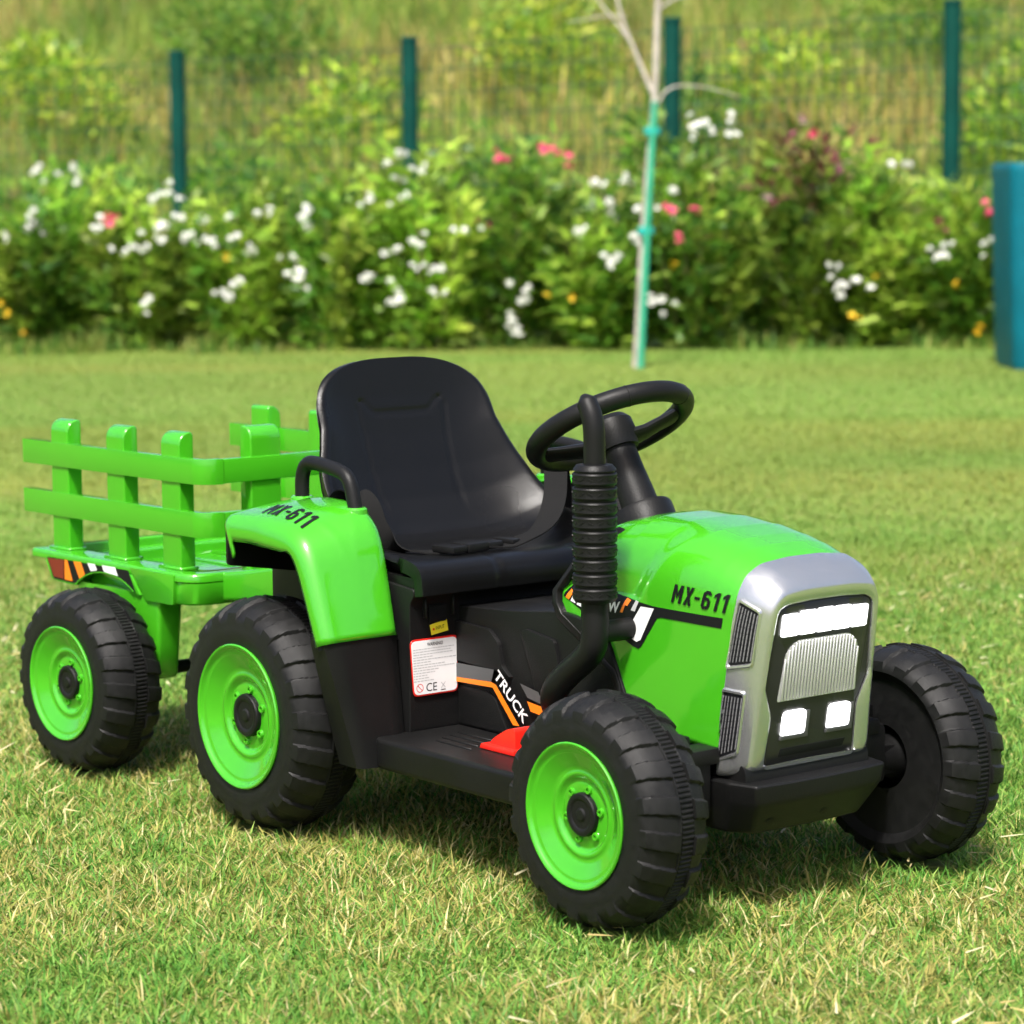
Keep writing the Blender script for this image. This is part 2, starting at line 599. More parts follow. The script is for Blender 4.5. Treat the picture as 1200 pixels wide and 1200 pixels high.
TR_LOC, TR_YAW = Vector((-0.4167, 0.0005, 0)), 0.0468
def tr_pt(x, y):
    c, s_ = math.cos(TR_YAW), math.sin(TR_YAW)
    return (TR_LOC.x + c * x - s_ * y, TR_LOC.y + s_ * x + c * y)
WHEEL_SPOTS = [(0.523, -0.195, 0.03), (0.523, 0.195, 0.03), (0, -0.207, 0.035), (0, 0.207, 0.035),
               (*tr_pt(0.037, -0.22), 0.03), (*tr_pt(0.037, 0.22), 0.03)]
bands = [lawn_blades(1.7, 3.4, 60000, 0.010, 0.026, 0.0011, 0.0024, 1.35),
         lawn_blades(3.4, 5.2, 32000, 0.009, 0.022, 0.0014, 0.0030, 1.3),
         lawn_blades(5.2, 8.0, 16000, 0.007, 0.016, 0.002, 0.0042, 1.3),
         lawn_blades(8.0, 12.6, 6500, 0.006, 0.014, 0.003, 0.007, 1.3)]
cat = [np.concatenate([b[i] for b in bands]) for i in range(7)]
ribbon_cloud('lawn_grass', cat[0], cat[1], cat[2], cat[3], cat[4], cat[5], cat[6], M['blade'])
del cat, bands
# dry clippings lying loose on the turf
n = 1500
d_ = np.sqrt(RNG.random(n) * (4.6 ** 2 - 1.8 ** 2) + 1.8 ** 2)
s_ = (RNG.random(n) * 2 - 1) * (d_ * 0.26 + 0.2)
xy_ = CAM2 + FH2 * d_[:, None] + RH2 * s_[:, None]
keep = value_noise(xy_[:, 0] + 40, xy_[:, 1] + 40, 3.1, 14) > 0.38
xy_ = xy_[keep]
n = len(xy_)
a_ = RNG.random(n) * 2 * math.pi
ti = (RNG.random(n) - 0.35) * 0.7
dv_ = np.stack([np.cos(a_) * np.cos(ti), np.sin(a_) * np.cos(ti), np.sin(ti)], -1)
sv_ = np.stack([-np.sin(a_), np.cos(a_), 0.3 * np.ones(n)], -1)
tc_ = np.array([(0.62, 0.52, 0.26), (0.52, 0.40, 0.16), (0.70, 0.64, 0.40)])[RNG.integers(0, 3, n)] * (0.7 + 0.4 * RNG.random((n, 1)))
ribbon_cloud('dry_clippings', np.concatenate([xy_, (GZ + 0.010 + 0.008 * RNG.random(n))[:, None]], 1), dv_, sv_, 0.010 + 0.016 * RNG.random(n), 0.0018 + 0.0016 * RNG.random(n), dv_ * 0.002, tc_, M['blade'])

# ------------------------------------------------------------------ toy tractor
tractor = empty('toy_tractor', (0, 0, 0), label='green and black ride-on toy tractor with lit front lamps on the lawn',
                category='toy tractor')

def sgn_pow(c, p):
    return math.copysign(abs(c) ** p, c)

# --- wheels: one normalised tyre (radius 1, width 0.74, outer side at y=0, inside towards +y)
def tyre_mesh():
    W = 0.74
    nth = 576
    rows = []   # (y, r, kind)
    for r in np.linspace(0.612, 0.80, 7):
        rows.append((0.004 + 0.03 * ((r - 0.72) / 0.1) ** 2 * 0.4, r, 'wall'))
    prof = [(0.012, 0.83), (0.030, 0.862), (0.055, 0.890), (0.085, 0.914), (0.12, 0.935), (0.16, 0.953), (0.20, 0.965), (0.24, 0.975), (0.275, 0.982), (0.300, 0.985)]
    for y, r in prof:
        rows.append((y, r, 'lug'))
    rows += [(0.306, 0.986, 'flat'), (0.311, 0.999, 'flat'), (0.322, 1.0, 'flat'), (0.327, 0.984, 'flat'), (0.335, 0.982, 'flat')]
    for y in np.linspace(0.340, 0.46, 5):
        rows.append((y, 0.982, 'rib'))
    rows += [(0.466, 0.982, 'flat')]
    for y, r in [(W - a, b) for a, b in prof[::-1]]:
        rows.append((max(y, 0.472), r, 'lug2'))
    for r in np.linspace(0.80, 0.30, 7):
        rows.append((W - 0.006 - (0.06 if r < 0.74 else 0.0), r, 'wall'))
    th = np.linspace(0, 2 * math.pi, nth, endpoint=False)
    V = np.empty((len(rows), nth, 3))
    for i, (y, r, k) in enumerate(rows):
        rad = np.full(nth, r)
        yy = np.full(nth, y)
        if k in ('lug', 'lug2'):
            q = (y if k == 'lug' else W - y)
            slant = 0.16 * (q / 0.3) * (1 if k == 'lug' else -1)
            ph = ((th / (2 * math.pi) * 20 + slant * 1.2 + (0 if k == 'lug' else 0.5)) % 1.0)
            c = np.abs(ph - 0.5)
            m = np.clip((0.27 - c) / 0.022, 0, 1)
            e = min(1, max(0, (q - 0.008) / 0.02))
            rad = rad + 0.030 * m * e
            yy = yy - (0.012 * m * e * max(0, 1 - q / 0.12)) * (1 if k == 'lug' else -1)
        elif k == 'rib':
            ph = (np.arange(nth) % 4) < 2
            rad = rad + np.where(ph, 0.013, 0.0)
        V[i, :, 0] = rad * np.cos(th)
        V[i, :, 1] = yy
        V[i, :, 2] = rad * np.sin(th)
    F = grid_faces(len(rows), nth, True)
    return mesh_pd('tyre', V.reshape(-1, 3), F, True, 32)

TYRE = tyre_mesh()
RIM = lathe('rim', [(0.60, 0.05), (0.625, 0.012), (0.628, -0.004), (0.618, -0.014), (0.600, -0.012), (0.588, 0.004), (0.575, 0.016), (0.56, 0.022),
                    (0.545, 0.022), (0.53, 0.028), (0.42, 0.088), (0.385, 0.100), (0.372, 0.094), (0.355, 0.088), (0.335, 0.092), (0.322, 0.106), (0.30, 0.124),
                    (0.285, 0.128), (0.268, 0.120), (0.14, 0.120), (0.1, 0.135), (0.0005, 0.135)], 96, (0, 0, 0), (0, 1, 0), angle=50, cap=False)
HUB = lathe('hub_cap', [(0.188, 0.125), (0.186, 0.085), (0.178, 0.073), (0.15, 0.068), (0.135, 0.072), (0.12, 0.082), (0.06, 0.082), (0.045, 0.07), (0.0005, 0.068)], 40, (0, 0, 0), (0, 1, 0), angle=30)
NUT = lathe('lug_nut', [(0.040, 0.03), (0.040, -0.018), (0.034, -0.032), (0.018, -0.032), (0.016, -0.012), (0.0005, -0.012)], 12, (0, 0, 0), (0, 1, 0))

def wheel(parent, loc, R, left, turn=0.0):
    e = empty('wheel', loc, parent)
    e.scale = (R, R, R)
    e.rotation_euler = (0, turn, math.pi if left else 0)
    add('tyre', TYRE, M['tyre'], e)
    add('rim', RIM, M['green'], e)
    add('hub_cap', HUB, M['black'], e)
    for k in range(6):
        a = math.radians(60 * k + 25)
        o = add('lug_nut', NUT, M['green'], e)
        o.location = (0.228 * math.cos(a), 0.128, 0.228 * math.sin(a))
    return e

XF, RF, YF = 0.5232, 0.1067, 0.2345
RR, YR = 0.1212, 0.2515
wheel(tractor, (XF, -YF, RF), RF, False, 0.2)
wheel(tractor, (XF, YF, RF), RF, True, 0.35)
wheel(tractor, (0, -YR, RR), RR, False, 0.05)
wheel(tractor, (0, YR, RR), RR, True)

# --- hood: lofted sections
HX = [0.315, 0.34, 0.38, 0.42, 0.46, 0.50, 0.53, 0.55, 0.566, 0.574]
HZT = [0.3440, 0.3475, 0.3515, 0.3530, 0.3520, 0.3475, 0.3415, 0.3360, 0.3300, 0.3265]
HZS = [0.268, 0.270, 0.274, 0.277, 0.277, 0.276, 0.274, 0.272, 0.270, 0.269]
HW = [0.0860, 0.0868, 0.0875, 0.0880, 0.0880, 0.0872, 0.0862, 0.0852, 0.0840, 0.0832]
def hood_bottom(x):
    return float(np.interp(x, [0.315, 0.338, 0.3745, 0.4183, 0.424, 0.575], [0.262, 0.250, 0.2300, 0.2042, 0.163, 0.150]))
def hood_xr(x, z):      # the front edge leans forward towards the top
    return x + (z - 0.128) * 0.127 * max(0, (x - 0.42) / 0.154) - 0.024 * max(0, (x - 0.42) / 0.154)
def hood_section(x, shrink=0.0):
    zt, zs, wd = (float(np.interp(x, HX, a)) for a in (HZT, HZS, HW))
    zt -= shrink
    wd -= shrink
    zb = hood_bottom(x)
    pts = []
    for t in np.linspace(0, 1, 22, endpoint=False):
        z = zb + (zs - zb) * t
        pts.append((wd + 0.003 * (1 - t) * (zs - zb) / 0.1, z))
    f_ = [math.asin(f ** 1.5) for f in np.linspace(0, 0.86, 42)]
    g_ = [math.acos(g ** 1.5) for g in np.linspace(math.cos(f_[-1]) ** (2 / 3.0), 0, 44)][1:]
    for a in f_ + g_:
        pts.append((wd * sgn_pow(math.cos(a), 2 / 3.0), zs + (zt - zs) * sgn_pow(math.sin(a), 2 / 3.0)))
    full = [(-y, z) for y, z in pts] + [(y, z) for y, z in pts[-2::-1]]
    return full
def smooth(a, b, t):
    t = min(1, max(0, (t - a) / (b - a)))
    return t * t * (3 - 2 * t)
rings = []
for x in np.concatenate([np.linspace(0.315, 0.42, 50), np.linspace(0.4215, 0.574, 110)]):
    ring = []
    for y, z in hood_section(x):
        # shallow scoop on each flank behind a slanting crease
        line = 0.452 + (z - 0.275) * 0.62
        k = (1 - smooth(line - 0.030, line, x)) * smooth(0.273, 0.282, z) * smooth(0.040, 0.068, abs(y))
        yy = y - math.copysign(0.0060 * k, y)
        xh = hood_xr(x, z)
        if x < 0.42:
            xr_ = 0.319 + max(0, z - 0.272) * 0.74
            xh = xr_ + (x - 0.315) * (0.42 - xr_) / 0.105
        ring.append((xh, yy, z))
    rings.append(ring)
V = [v for r in rings for v in r]
hm = mesh_pd('hood', V, grid_faces(len(rings), len(rings[0])), True, 60)
hood = add('hood', hm, M['green'], tractor)
sm = hood.modifiers.new('thickness', 'SOLIDIFY')
sm.thickness = 0.003
sm.offset = 1.0
HB = bvh_of(hood)
SIDE = lambda u, v: (u, -0.2, v)
TOY = (0, 1, 0)
# flank decals
def flank(name, polys, m, off):
    V, F = fill_2d(polys, 0.006)
    decal(name, V, F, SIDE, m, hood, HB, TOY, off)
stripe = [(0.3330, 0.2700), (0.3430, 0.2830), (0.347, 0.2848), (0.4162, 0.2790), (0.4686, 0.2748), (0.5575, 0.2740), (0.5555, 0.2645), (0.4765, 0.2655), (0.4715, 0.2640),
          (0.4685, 0.2600), (0.4505, 0.2350), (0.4470, 0.2325), (0.4400, 0.2335), (0.4099, 0.2440), (0.3722, 0.2545)]
flank('side_stripe', [stripe], M['ink'], 0.0006)
flank('white_insert', [[(0.4493, 0.2728), (0.4676, 0.2728), (0.4500, 0.2412), (0.4444, 0.2386), (0.4161, 0.2474), (0.4322, 0.2502)]], M['white'], 0.0011)
flank('orange_insert', [[(0.3368, 0.2690), (0.3434, 0.2768), (0.3490, 0.2750), (0.3422, 0.2670)]], M['orange'], 0.0011)
flank('white_insert', [[(0.3450, 0.2663), (0.3490, 0.2733), (0.3537, 0.2709), (0.3523, 0.2645)]], M['white'], 0.0011)
flank('white_insert', [[(0.3543, 0.2637), (0.3580, 0.2703), (0.3690, 0.2672), (0.3870, 0.2640), (0.3860, 0.2560), (0.3664, 0.2611)]], M['white'], 0.0011)
flank('grey_insert', [[(0.4352, 0.2676), (0.4414, 0.2774), (0.4460, 0.2769), (0.4410, 0.2670)]], M['lightgrey'], 0.0011)
flank('orange_insert', [[(0.4195, 0.2640), (0.4265, 0.2775), (0.4335, 0.2765), (0.4300, 0.2710), (0.4270, 0.2715), (0.4235, 0.2640)]], M['orange'], 0.0011)
V, F = text_2d('IW', 0.03)
decal('stripe_lettering', V, F, lambda u, v: (0.3985 + 0.0190 * u + 0.002 * v, -0.2, 0.2625 + 0.0110 * v), M['white'], hood, HB, TOY, 0.0011)
V, F = fill_2d(model_glyphs(), 0.2)
decal('model_lettering', V, F, lambda u, v: (0.4905 + 0.0695 * u + 0.005 * v, -0.2, 0.2818 + 0.0172 * v - 0.0030 * u), M['ink'], hood, HB, TOY, 0.0010)

# --- dash bezel: black flange framing the rear edge of the hood
def bezel(s):
    outer = [(0.3590, 0.3270), (0.3400, 0.302), (0.3215, 0.2745), (0.3215, 0.262), (0.3300, 0.2475), (0.3660, 0.2275), (0.4080, 0.2030), (0.4150, 0.190), (0.4165, 0.160)]
    inner = [(0.3660, 0.3280), (0.3500, 0.304), (0.3312, 0.2765), (0.3310, 0.264), (0.3390, 0.2535), (0.3745, 0.2335), (0.4170, 0.2085), (0.4250, 0.194), (0.4265, 0.160)]
    yin = [0.060, 0.074, 0.082, 0.084, 0.084, 0.084, 0.084, 0.084, 0.084]
    yo = [0.0700, 0.0845, 0.0935, 0.0945, 0.0945, 0.0945, 0.0945, 0.0945, 0.0945]
    rings = []
    for i in range(len(outer)):
        o, n = outer[i], inner[i]
        rings.append([(o[0], s * yin[i], o[1]), (o[0], s * (yo[i] - 0.002), o[1]), (o[0] + 0.003, s * yo[i], o[1] + 0.001), (n[0] - 0.001, s * yo[i], n[1]), (n[0], s * (yo[i] - 0.001), n[1]), (n[0], s * yin[i], n[1])])
    return loft('dash_bezel', rings, True, 50)
for s in (-1, 1):
    add('dash_bezel', bezel(s), M['black'], tractor)
# dash wall behind the hood
add('dashboard', prism('dashboard', [(-0.080, 0.12), (0.080, 0.12), (0.082, 0.27), (0.076, 0.315), (0.06, 0.338), (0, 0.345), (-0.06, 0.338), (-0.076, 0.315), (-0.082, 0.27)],
                       lambda u, v, d: (d + (v - 0.27) * (0.72 if v > 0.27 else -0.9 if v > 0.2 else -0.9), u, v), 0.326, 0.345, 0.003), M['black'], tractor)

# --- silver grille frame, built from star-shaped outlines round a common centre
CY, CZ = 0.0, 0.215
def star(poly, n=200):
    P = [Vector((y - CY, z - CZ)) for y, z in poly]
    out = []
    for k in range(n):
        a = 2 * math.pi * k / n
        d = Vector((math.cos(a), math.sin(a)))
        best = 0
        for i in range(len(P)):
            p, q = P[i], P[(i + 1) % len(P)]
            e = q - p
            den = d.x * e.y - d.y * e.x
            if abs(den) < 1e-12:
                continue
            t = (p.x * e.y - p.y * e.x) / den
            u = (p.x * d.y - p.y * d.x) / den
            if t > 0 and -1e-6 <= u <= 1 + 1e-6:
                best = max(best, t)
        out.append((CY + d.x * best, CZ + d.y * best))
    return out
def sym_poly(half):
    return [(y, z) for y, z in half] + [(-y, z) for y, z in half[::-1]]
fx = lambda z: 0.5853 + (z - 0.1387) * 0.149
rx = lambda z: 0.5500 + (z - 0.128) * 0.127
rear_o = star(round_poly(sym_poly([(0.0865, 0.126), (0.0860, 0.20), (0.0835, 0.272), (0.0800, 0.297), (0.0720, 0.3140), (0.055, 0.3235), (0.02, 0.3270)]), 0.006))
front_o = star(round_poly(sym_poly([(0.0775, 0.1335), (0.0745, 0.19), (0.0692, 0.285), (0.0600, 0.3010), (0.0300, 0.3045)]), 0.010))
panel_o = star(round_poly(sym_poly([(0.0585, 0.1335), (0.0555, 0.1830), (0.0675, 0.2135), (0.0610, 0.2830), (0.052, 0.2885), (0.02, 0.2905)]), 0.006))
def shrink_o(o, k):
    out = []
    for y, z in o:
        d = Vector((y - CY, z - CZ))
        d = d.normalized() * (d.length - k)
        out.append((CY + d.x, CZ + d.y))
    return out
def mix_o(a, b, t):
    return [(p[0] * (1 - t) + q[0] * t, p[1] * (1 - t) + q[1] * t) for p, q in zip(a, b)]
R = []
R.append([(rx(z) - 0.004, y * 0.97, z) for y, z in shrink_o(rear_o, 0.003)])
R.append([(rx(z), y, z) for y, z in rear_o])
for t in (0.25, 0.5, 0.72):
    R.append([((rx(z) * (1 - t) + (fx(z) - 0.002) * t), y, z) for y, z in mix_o(rear_o, front_o, t * t * 0.7 + t * 0.3)])
R.append([(fx(z) - 0.0035, y, z) for y, z in mix_o(rear_o, front_o, 0.93)])
R.append([(fx(z) - 0.0008, y, z) for y, z in shrink_o(front_o, 0.0015)])
R.append([(fx(z), y, z) for y, z in shrink_o(front_o, 0.005)])
R.append([(fx(z) - 0.0005, y, z) for y, z in mix_o(panel_o, front_o, 0.15)])
R.append([(fx(z) - 0.0015, y, z) for y, z in panel_o])
R.append([(fx(z) - 0.010, y, z) for y, z in shrink_o(panel_o, 0.001)])
fm = loft('grille_frame', R, False, 42)
frame = add('grille_frame', fm, M['silver'], tractor)
FB = bvh_of(frame)
# black fascia panel
P = [[(fx(z) - 0.012, y, z) for y, z in shrink_o(panel_o, 0.0008)], [(fx(z) - 0.0035, y, z) for y, z in shrink_o(panel_o, 0.0012)], [(fx(z) - 0.0022, y, z) for y, z in shrink_o(panel_o, 0.003)]]
fascia = add('fascia_panel', loft('fascia_panel', P, True, 40), M['panel'], tractor)
FN = lambda u, v, d: (fx(v) - 0.0022 + d, u, v)
# light bar of five lamps
xs = np.linspace(-0.0555, 0.0555, 6)
for i in range(5):
    y0, y1 = xs[i] + 0.0011, xs[i + 1] - 0.0011
    zt = 0.2815 - 0.0010 * abs(i - 2) ** 2 * 0.5
    add('bar_lamp', prism('bar_lamp', round_poly([(y0, 0.2588), (y1, 0.2588), (y1, zt), (y0, zt)], 0.0022, 3), FN, -0.001, 0.0024, 0.0007), M['lens'], fascia)
# ribbed radiator grille
gp = round_poly([(-0.0495, 0.1970), (0.0515, 0.1970), (0.0475, 0.2440), (0.0360, 0.2535), (-0.0330, 0.2535), (-0.0450, 0.2440)], [0.002, 0.002, 0.008, 0.006, 0.006, 0.008])
bm = bmesh.new()
prism_bm(bm, gp, FN, -0.001, 0.0006, 0.0)
gs = star([(y, z + 0.0) for y, z in gp])
def g_extent(y):
    zs = []
    for i in range(len(gp)):
        p, q = gp[i], gp[(i + 1) % len(gp)]
        if (p[0] - y) * (q[0] - y) <= 0 and abs(p[0] - q[0]) > 1e-9:
            zs.append(p[1] + (q[1] - p[1]) * (y - p[0]) / (q[0] - p[0]))
    return (min(zs), max(zs)) if len(zs) >= 2 else None
for y in np.linspace(-0.0455, 0.0475, 24):
    e = g_extent(y)
    if e and e[1] - e[0] > 0.004:
        prism_bm(bm, [(y - 0.0011, e[0] + 0.0008), (y + 0.0011, e[0] + 0.0008), (y + 0.0009, e[1] - 0.0008), (y - 0.0013, e[1] - 0.0008)], FN, 0.0007, 0.0024, 0.0005, 1)
add('radiator_grille', mesh_bm('radiator_grille', bm, True, 40), M['grille'], fascia)
for y0, y1 in ((-0.0405, -0.0115), (0.0185, 0.0465)):
    add('headlight', prism('headlight', round_poly([(y0, 0.1640), (y1, 0.1635), (y1, 0.1868), (y0, 0.1868)], [0.001, 0.004, 0.006, 0.006], 4), FN, -0.001, 0.0026, 0.0008), M['lens'], fascia)
    add('lamp_bezel', prism('lamp_bezel', round_poly([(y0 - 0.001, 0.1592), (y1 + 0.006, 0.1592), (y1 + 0.006, 0.1850), (y1 + 0.0015, 0.1850), (y1 + 0.0015, 0.1628), (y0 - 0.001, 0.1632)], 0.0006, 1), FN, -0.001, 0.0014, 0.0004), M['grey'], fascia)
add('lower_slot', prism('lower_slot', round_poly([(-0.040, 0.1435), (0.043, 0.1435), (0.046, 0.1510), (-0.038, 0.1510)], 0.001, 2), FN, -0.001, 0.0005, 0.0002), M['ink'], fascia)
# side vents: raised surround, dark recess and thin slats, laid on both flanks of the frame
def vents(s):
    quads = [[(0.5760, 0.2905), (0.5955, 0.2815), (0.5885, 0.2360), (0.5650, 0.2315)], [(0.5595, 0.2065), (0.5810, 0.2050), (0.5735, 0.1530), (0.5485, 0.1425)]]
    fn0 = lambda u, v: (u, s * 0.3, v)
    d = (0, -s, 0)
    for q in quads:
        c = Vector((sum(p[0] for p in q) / 4, sum(p[1] for p in q) / 4))
        V, F = fill_2d([round_poly(q, 0.003, 3)], 0.006)
        ve = decal('side_vent', V, F, fn0, M['ink'], frame, FB, d, 0.0007)
        # surround
        o1 = round_poly([tuple(c + (Vector(p) - c) * 1.16) for p in q], 0.004, 4)
        i1 = round_poly(q, 0.003, 4)
        V3, F3 = [], []
        n = len(o1)
        for ring, off in ((o1, 0.0004), (mix_o(o1, i1, 0.3), 0.0026), (mix_o(o1, i1, 0.75), 0.0024), (i1, 0.0004)):
            for u, v in ring:
                hit, nr, idx, ds_ = FB.ray_cast(Vector(fn0(u, v)), Vector(d))
                hit = hit if hit else Vector((u, s * 0.08, v))
                V3.append((hit.x, hit.y + s * off, hit.z))
        add('vent_surround', mesh_pd('vent_surround', V3, grid_faces(4, n, True), True, 40), M['silver'], frame)
        polys = []
        N = 7
        for k in range(N):
            t = (k + 0.5) / N
            a = Vector(q[0]).lerp(Vector(q[1]), t)
            b = Vector(q[3]).lerp(Vector(q[2]), t)
            for m_ in range(9):
                p0, p1 = a.lerp(b, 0.04 + m_ * 0.92 / 9), a.lerp(b, 0.04 + (m_ + 0.93) * 0.92 / 9)
                polys.append([(p0.x - 0.0005, p0.y), (p0.x + 0.0005, p0.y), (p1.x + 0.0005, p1.y), (p1.x - 0.0005, p1.y)])
        V, F = fill_2d(polys, 0.02)
        decal('vent_slats', V, F, fn0, M['slat'], frame, FB, d, 0.0014, kind='stuff')
vents(-1)
vents(1)

# --- bumper
bt = [(0.530, -0.0900), (0.570, -0.0905), (0.6000, -0.0830), (0.6040, -0.05), (0.6055, 0.0), (0.6040, 0.05), (0.6000, 0.0860), (0.570, 0.0940), (0.530, 0.0940)]
bb_ = [(0.530, -0.0820), (0.558, -0.0820), (0.5800, -0.0680), (0.583, -0.04), (0.5840, 0), (0.583, 0.04), (0.5800, 0.0680), (0.556, 0.0900), (0.530, 0.0900)]
bmid = [(a[0] * 0.75 + b[0] * 0.25 + 0.004, (a[1] * 0.75 + b[1] * 0.25)) for a, b in zip(bt, bb_)]
bm = bmesh.new()
ringsb = [[(x, y, 0.1245) for x, y in bt], [(x, y, 0.1060) for x, y in bmid], [(x, y, 0.0745) for x, y in bb_]]
vv = [[bm.verts.new(p) for p in r] for r in ringsb]
for i in range(2):
    for j in range(9):
        bm.faces.new((vv[i][j], vv[i][(j + 1) % 9], vv[i + 1][(j + 1) % 9], vv[i + 1][j]))
bm.faces.new(vv[0][::-1])
bm.faces.new(vv[2])
bmesh.ops.recalc_face_normals(bm, faces=bm.faces)
bmesh.ops.bevel(bm, geom=[e for e in bm.edges if e.calc_face_angle(0) > math.radians(14)], offset=0.004, segments=3, affect='EDGES', profile=0.6)
bumper = add('bumper', mesh_bm('bumper', bm, True, 30), M['black'], tractor)
BB = bvh_of(bumper)
for yy in (-0.055, 0.012):
    V, F = fill_2d([[(0.0045 * math.cos(a), 0.0030 * math.sin(a)) for a in np.linspace(0, 2 * math.pi, 14, endpoint=False)]], 0.01)
    decal('screw_hole', V, F, lambda u, v, yy=yy: (0.8, yy + u, 0.087 + v), M['ink'], bumper, BB, (-1, 0, 0), 0.0006)

# --- chassis, front axle, footboard, console, body
add('front_chassis', prism('front_chassis', round_poly([(0.34, 0.10), (0.40, 0.075), (0.56, 0.08), (0.585, 0.115), (0.582, 0.140), (0.42, 0.165), (0.34, 0.17)], 0.008, 3), XZ, -0.080, 0.080, 0.004), M['black'], tractor)
ax = add('front_axle', box('front_axle', (XF, 0, RF), (0.034, 0.34, 0.030), 0.006), M['black'], tractor)
for s in (-1, 1):
    bm = bmesh.new()
    bm_box(bm, (XF, s * 0.115, RF + 0.012), (0.060, 0.045, 0.060), 0.008)
    bm_box(bm, (XF - 0.004, s * 0.120, RF + 0.048), (0.036, 0.030, 0.020), 0.004)
    bm_box(bm, (XF + 0.018, s * 0.105, RF + 0.040), (0.030, 0.040, 0.016), 0.004)
    add('steering_knuckle', mesh_bm('steering_knuckle', bm, True, 40), M['black'], tractor)
    add('axle_boss', lathe('axle_boss', [(0.030, 0), (0.030, 0.006), (0.024, 0.014), (0.020, 0.03), (0.019, 0.045)], 32, (XF, s * 0.190, RF), (0, -s, 0)), M['black'], tractor)

fb = round_poly([(0.165, -0.199), (0.430, -0.199), (0.445, -0.18), (0.445, 0.18), (0.430, 0.199), (0.165, 0.199)], [0.012, 0.01, 0.01, 0.01, 0.01, 0.012], 5)
bm = bmesh.new()
prism_bm(bm, fb, lambda u, v, d: (u, v * (1 - (0.1185 - d) * 0.25), d), 0.0865, 0.1185, 0.0055, 3)
foot = add('footboard', mesh_bm('footboard', bm, True, 40), M['black'], tractor)
for s in (-1, 1):
    for k, (x0, x1, y) in enumerate(((0.205, 0.262, -0.120), (0.210, 0.268, -0.134), (0.216, 0.274, -0.148), (0.225, 0.282, -0.162))):
        add('tread_rib', box('tread_rib', ((x0 + x1) / 2, s * -y if s > 0 else y, 0.1188), (x1 - x0, 0.0030, 0.0026), 0.0008, 1), M['black'], foot)

con = round_poly([(0.165, 0.112), (0.440, 0.112), (0.440, 0.17), (0.40, 0.245), (0.34, 0.2560), (0.262, 0.2470), (0.165, 0.2420)], [0, 0, 0.01, 0.02, 0.02, 0.02, 0.004], 4)
console = add('console', prism('console', con, XZ, -0.0935, 0.0935, 0.007, 3), M['black'], tractor)
# raised and recessed pieces on the console flank
for s in (-1, 1):
    F3 = lambda u, v, d, s=s: (u, s * d, v)
    add('console_panel', prism('console_panel', round_poly([(0.172, 0.1865), (0.172, 0.2270), (0.228, 0.2245), (0.243, 0.2130), (0.249, 0.1890), (0.262, 0.1800), (0.243, 0.1840)], [0.002, 0.003, 0.003, 0.004, 0.004, 0.002, 0.002], 3), F3, 0.0900, 0.0985, 0.003), M['black'], console)
    add('console_panel', prism('console_panel', round_poly([(0.276, 0.2285), (0.286, 0.2320), (0.330, 0.2260), (0.352, 0.150), (0.305, 0.148), (0.2950, 0.19)], 0.004, 3), F3, 0.0900, 0.0975, 0.003), M['black'], console)
    add('console_panel', prism('console_panel', round_poly([(0.174, 0.1210), (0.174, 0.1600), (0.222, 0.1600), (0.234, 0.1540), (0.2550, 0.1210)], 0.004, 3), F3, 0.0900, 0.0955, 0.002), M['black'], console)
# console flank decals (right side)
def flat_decal(name, polys, m, y, parent=None):
    V, F = fill_2d(polys, 0.05)
    decal(name, V, F, lambda u, v: (u, y, v), m, parent or console)
flat_decal('grey_stripe', [[(0.172, 0.1690), (0.172, 0.1840), (0.2375, 0.1850), (0.2330, 0.1720)]], M['grey'], -0.0990)
flat_decal('grey_stripe', [[(0.2790, 0.1770), (0.308, 0.1720), (0.3160, 0.1600), (0.2910, 0.1640)]], M['grey'], -0.0990)
flat_decal('orange_stripe', [[(0.172, 0.1645), (0.172, 0.1690), (0.2330, 0.1720), (0.2410, 0.1700), (0.2780, 0.1335), (0.2680, 0.1330), (0.2355, 0.1665)]], M['orange'], -0.0992)
flat_decal('orange_stripe', [[(0.2905, 0.1605), (0.3200, 0.1575), (0.3250, 0.1480), (0.2960, 0.1510)]], M['orange'], -0.0992)
V, F = text_2d('TRUCK', 0.02)
ua, va = Vector((0.048, -0.0420)), Vector((0.0085, 0.0085))
tt = lambda u, v: (0.2380 + ua.x * u + va.x * v, -0.1002, 0.1785 + ua.y * u + va.y * v)
decal('truck_lettering', V, F, tt, M['white'], console)
V2, F2 = text_2d('TRUCK', 0.075)
decal('truck_lettering_edge', V2, F2, lambda u, v: (0.2380 + ua.x * (u * 1.03 - .015) + va.x * (v * 1.1 - .05), -0.0996, 0.1785 + ua.y * (u * 1.03 - .015) + va.y * (v * 1.1 - .05)), M['ink'], console)
# top plate with the shift label
CT = bvh_of(console)
V, F = fill_2d([[(0.325 + 0.028 * math.cos(a), -0.045 + 0.018 * math.sin(a)) for a in np.linspace(0, 2 * math.pi, 28, endpoint=False)]], 0.01)
decal('shift_plate', V, F, lambda u, v: (u, v, 0.5), M['ink'], console, CT, (0, 0, -1), 0.0012)
for p, m in (([(0.318, -0.052), (0.330, -0.058), (0.331, -0.054), (0.319, -0.048)], 'red'), ([(0.330, -0.045), (0.345, -0.052), (0.346, -0.050), (0.331, -0.043)], 'white')):
    V, F = fill_2d([p], 0.02)
    decal('shift_mark', V, F, lambda u, v: (u, v, 0.5), M[m], console, CT, (0, 0, -1), 0.0018)
add('shift_knob', lathe('shift_knob', [(0.006, 0), (0.005, 0.012), (0.010, 0.018), (0.012, 0.026), (0.008, 0.033), (0.0005, 0.035)], 24, (0.345, -0.02, 0.252)), M['black'], tractor)

